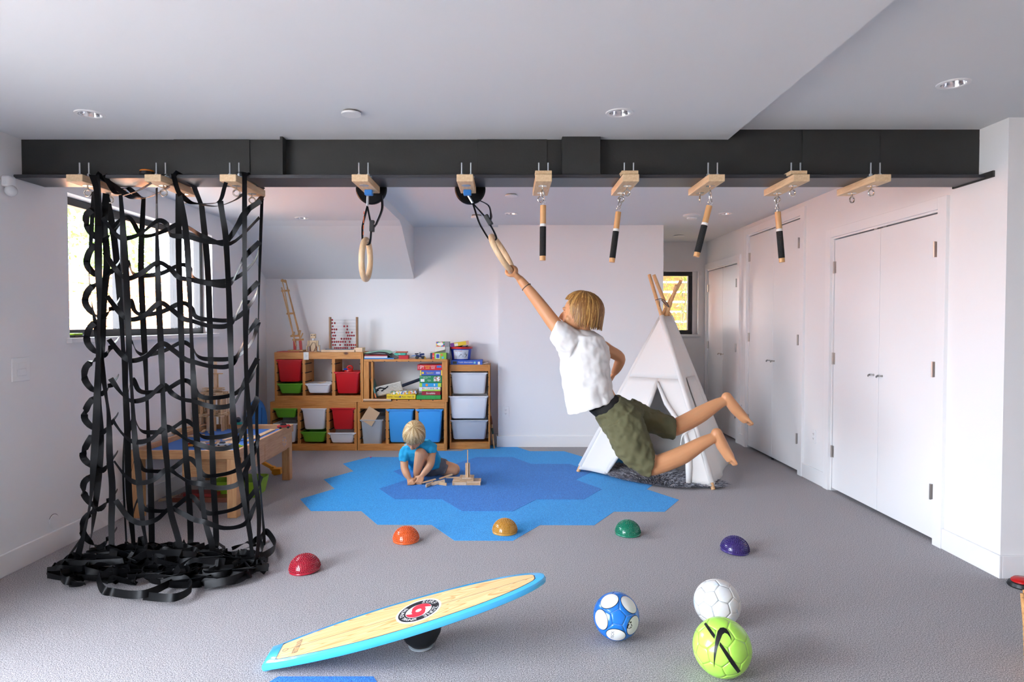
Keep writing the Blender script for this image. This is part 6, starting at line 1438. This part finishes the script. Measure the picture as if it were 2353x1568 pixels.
Fh, Uh, Lh = basis((-.96, .16, .12), (-.05, .0, 1)); head(b, hC, Fh, Uh, Lh, 1.0)
flesh('body', b, SKIN, sw, .0045, 5)
face_parts(sw, hC, Fh, Uh, Lh, 1.0)
HM = [HBASE, mat('hair_gold', '#a9783a', .42), mat('hair_brown', '#8a5c2c', .45), mat('hair_light', '#bd8f4e', .4), mat('hair_dark', '#835828', .5)]
hairdo(sw, hC, Fh, Uh, Lh, 1.04, HM, lambda ph: rad(58) if abs(ph) < .75 else (rad(58) + rad(72) * min(1, (abs(ph) - .75) / .7)), 1100, seed=3, width=.008, lift=1.07)
b = MB(); ringloft(b, [(1316, 757, 1364, 760, 3.70, .06), (1292, 772, 1384, 772, 3.70, .125), (1283, 800, 1398, 797, 3.70, .135), (1286, 840, 1402, 836, 3.70, .132), (1291, 880, 1404, 868, 3.69, .132), (1298, 918, 1406, 896, 3.69, .138), (1306, 953, 1413, 914, 3.69, .142)], 24)
ringloft(b, [(1334, 762, 1302, 830, 3.64, .075), (1306, 746, 1281, 806, 3.625, .076), (1281, 731, 1262, 782, 3.632, .072)], 16); ringloft(b, [(1360, 770, 1378, 820, 3.80, .055), (1385, 780, 1392, 826, 3.86, .05), (1402, 790, 1402, 832, 3.90, .048)], 16)
flesh('t_shirt', b, mat('cotton_white', (.77, .75, .73), .85, bump=.06, bscale=400), sw, .006, 3, .018, .055)
b = MB(); ringloft(b, [(1352, 944, 1414, 906, 3.69, .118), (1372, 962, 1428, 918, 3.69, .120)], 20); flesh('waistband', b, mat('elastic_black', '#141414', .8), sw, .005, 2)
b = MB(); ringloft(b, [(1366, 957, 1425, 909, 3.69, .135), (1376, 976, 1452, 920, 3.69, .155), (1392, 1002, 1480, 944, 3.68, .16)], 20)
ringloft(b, [(1384, 985, 1458, 930, 3.62, .10), (1400, 1015, 1478, 962, 3.61, .10), (1415, 1048, 1492, 1000, 3.60, .095), (1446, 1075, 1500, 1025, 3.59, .085), (1488, 1098, 1502, 1040, 3.585, .080)], 18)
ringloft(b, [(1430, 975, 1455, 915, 3.77, .10), (1482, 992, 1495, 938, 3.79, .09), (1546, 1012, 1550, 960, 3.80, .075)], 18)
flesh('shorts', b, mat('olive_cotton', '#5d5a3e', .9, bump=.08, bscale=500), sw, .006, 3, .022, .045)
wr = W_.lerp(at(1219, 672, 3.67), .62); dr = (el - W_).normalized(); M = Matrix((dr.orthogonal().normalized(), dr.cross(dr.orthogonal().normalized()), dr)).transposed(); MB().torus(wr, .0285, .0028, 'Z', 28, 6, M=M).build('bracelet', mat('bracelet_brown', '#6a5a4a', .6), sw, True, smooth='all')

# ---------------------------------------------------------------- seated child building
bo = thing('person', 'fair haired child in turquoise t-shirt kneeling over wooden planks', 'person', fl(985, 1100))
b = MB(); pel = at(992, 1070, 5.80); nkb = at(965, 1020, 5.56)
SKB = mat('skin_tan', '#cf9a74', .5, sss=.1)
chain(b, [at(958, 1012, 5.50), nkb, at(970, 1042, 5.64), at(982, 1060, 5.73), pel], [.042, .048, .095, .10, .098], 18)
sl, sr = at(931, 1036, 5.58), at(992, 1031, 5.60); e1, w1_, e2, w2_ = at(930, 1078, 5.49), at(940, 1099, 5.43), at(989, 1067, 5.47), at(970, 1093, 5.43)
chain(b, [at(945, 1030, 5.58), sl, at(929, 1058, 5.54), e1, at(935, 1091, 5.45), w1_], [.045, .042, .036, .033, .030, .020], 12); chain(b, [at(980, 1028, 5.58), sr, at(991, 1050, 5.54), e2, at(980, 1081, 5.45), w2_], [.045, .042, .036, .033, .030, .020], 12)
hand_open(b, w1_, at(947, 1118, 5.39) - w1_, Vector((1, 0, 0)), Vector((.3, .3, -1)), .86, .42); hand_open(b, w2_, at(961, 1113, 5.40) - w2_, Vector((-1, 0, .2)), Vector((-.2, .3, -1)), .86, .42)
K1 = at(966, 1043, 5.47); an = at(957, 1093, 5.50); an.z = .055
chain(b, [at(985, 1072, 5.77), at(976, 1060, 5.62), K1], [.085, .068, .050], 14); chain(b, [K1, at(963, 1062, 5.475), at(959, 1082, 5.49), an], [.047, .045, .036, .027], 14); foot(b, Vector((an.x, an.y + .04, .028)), Vector((an.x - .03, an.y - .14, .02)), Vector((0, 0, 1)), .8)
K2 = at(1044, 1086, 5.73); K2.z = .055; chain(b, [at(1000, 1070, 5.80), at(1022, 1076, 5.76), K2], [.085, .070, .053], 14); chain(b, [K2, K2 + Vector((-.08, .10, -.008)), K2 + Vector((-.20, .22, -.016))], [.050, .044, .028], 12); foot(b, K2 + Vector((-.22, .24, -.018)), K2 + Vector((-.34, .34, -.03)), Vector((0, 0, -1)), .8)
hCb = at(951, 1004, 5.43); Fb, Ub, Lb = basis((-.10, -.66, -.74), (.06, -.62, .78)); head(b, hCb, Fb, Ub, Lb, .96)
flesh('body', b, SKB, bo, .0045, 4)
face_parts(bo, hCb, Fb, Ub, Lb, .96)
HB2 = [mat('hair_blond_base', '#a88556', .55), mat('hair_blond', '#cdae7c', .4), mat('hair_blond_mid', '#b5925f', .45), mat('hair_blond_pale', '#dcc598', .38), mat('hair_blond_dark', '#9a7a4e', .5)]
hairdo(bo, hCb, Fb, Ub, Lb, 1.0, HB2, lambda ph: rad(84) if abs(ph) < .7 else (rad(84) + rad(26) * min(1, (abs(ph) - .7) / .5)), 1000, seed=5, width=.008, lift=1.06, sway=.14)
b = MB(); ringloft(b, [(946, 1014, 986, 1012, 5.57, .07), (924, 1026, 1000, 1020, 5.59, .10), (921, 1044, 1006, 1038, 5.64, .125), (932, 1062, 1012, 1056, 5.70, .13), (946, 1082, 1016, 1072, 5.76, .14)], 22)
ringloft(b, [(920, 1030, 950, 1026, 5.59, .06), (916, 1044, 941, 1046, 5.56, .058), (916, 1057, 938, 1061, 5.54, .055)], 16); ringloft(b, [(972, 1022, 1004, 1024, 5.59, .06), (979, 1032, 1004, 1034, 5.57, .056), (981, 1040, 1001, 1040, 5.56, .054)], 16)
flesh('t_shirt', b, mat('cotton_turquoise', '#1fa3d4', .85, bump=.06, bscale=400), bo, .006, 3, .03, .06)
b = MB(); chain(b, [at(992, 1072, 5.80), at(985, 1074, 5.78)], [.115, .11], 16); ringloft(b, [(990, 1092, 1008, 1050, 5.79, .10), (1008, 1094, 1024, 1056, 5.77, .09), (1020, 1091, 1034, 1064, 5.75, .085)], 16); chain(b, [at(984, 1072, 5.77), at(978, 1064, 5.66), at(973, 1056, 5.60)], [.10, .085, .074], 14)
flesh('shorts', b, mat('grey_jersey', '#77767c', .9, bump=.08, bscale=500), bo, .006, 3, .02, .06)

# ================================================================== groups of repeats
GROUPS = {'storage_bin': 'plastic storage bins', 'storage_shelf': 'pine storage shelves', 'board_game_box': 'board games in the open shelf', 'recessed_light': 'recessed ceiling lights', 'power_outlet': 'white power outlets', 'toy_car': 'toy cars on the play table',
          'soccer_ball': 'balls on the carpet', 'slat_fence': 'cedar fences outside', 'air_diffuser': 'round air valves', 'plank_path': 'plank paths on the play table', 'person': 'children playing'}
for o in S.objects:
    if o.parent is None and 'category' in o.keys() and 'group' not in o.keys():
        g = GROUPS.get(o.name.split('.')[0])
        if g: o['group'] = g
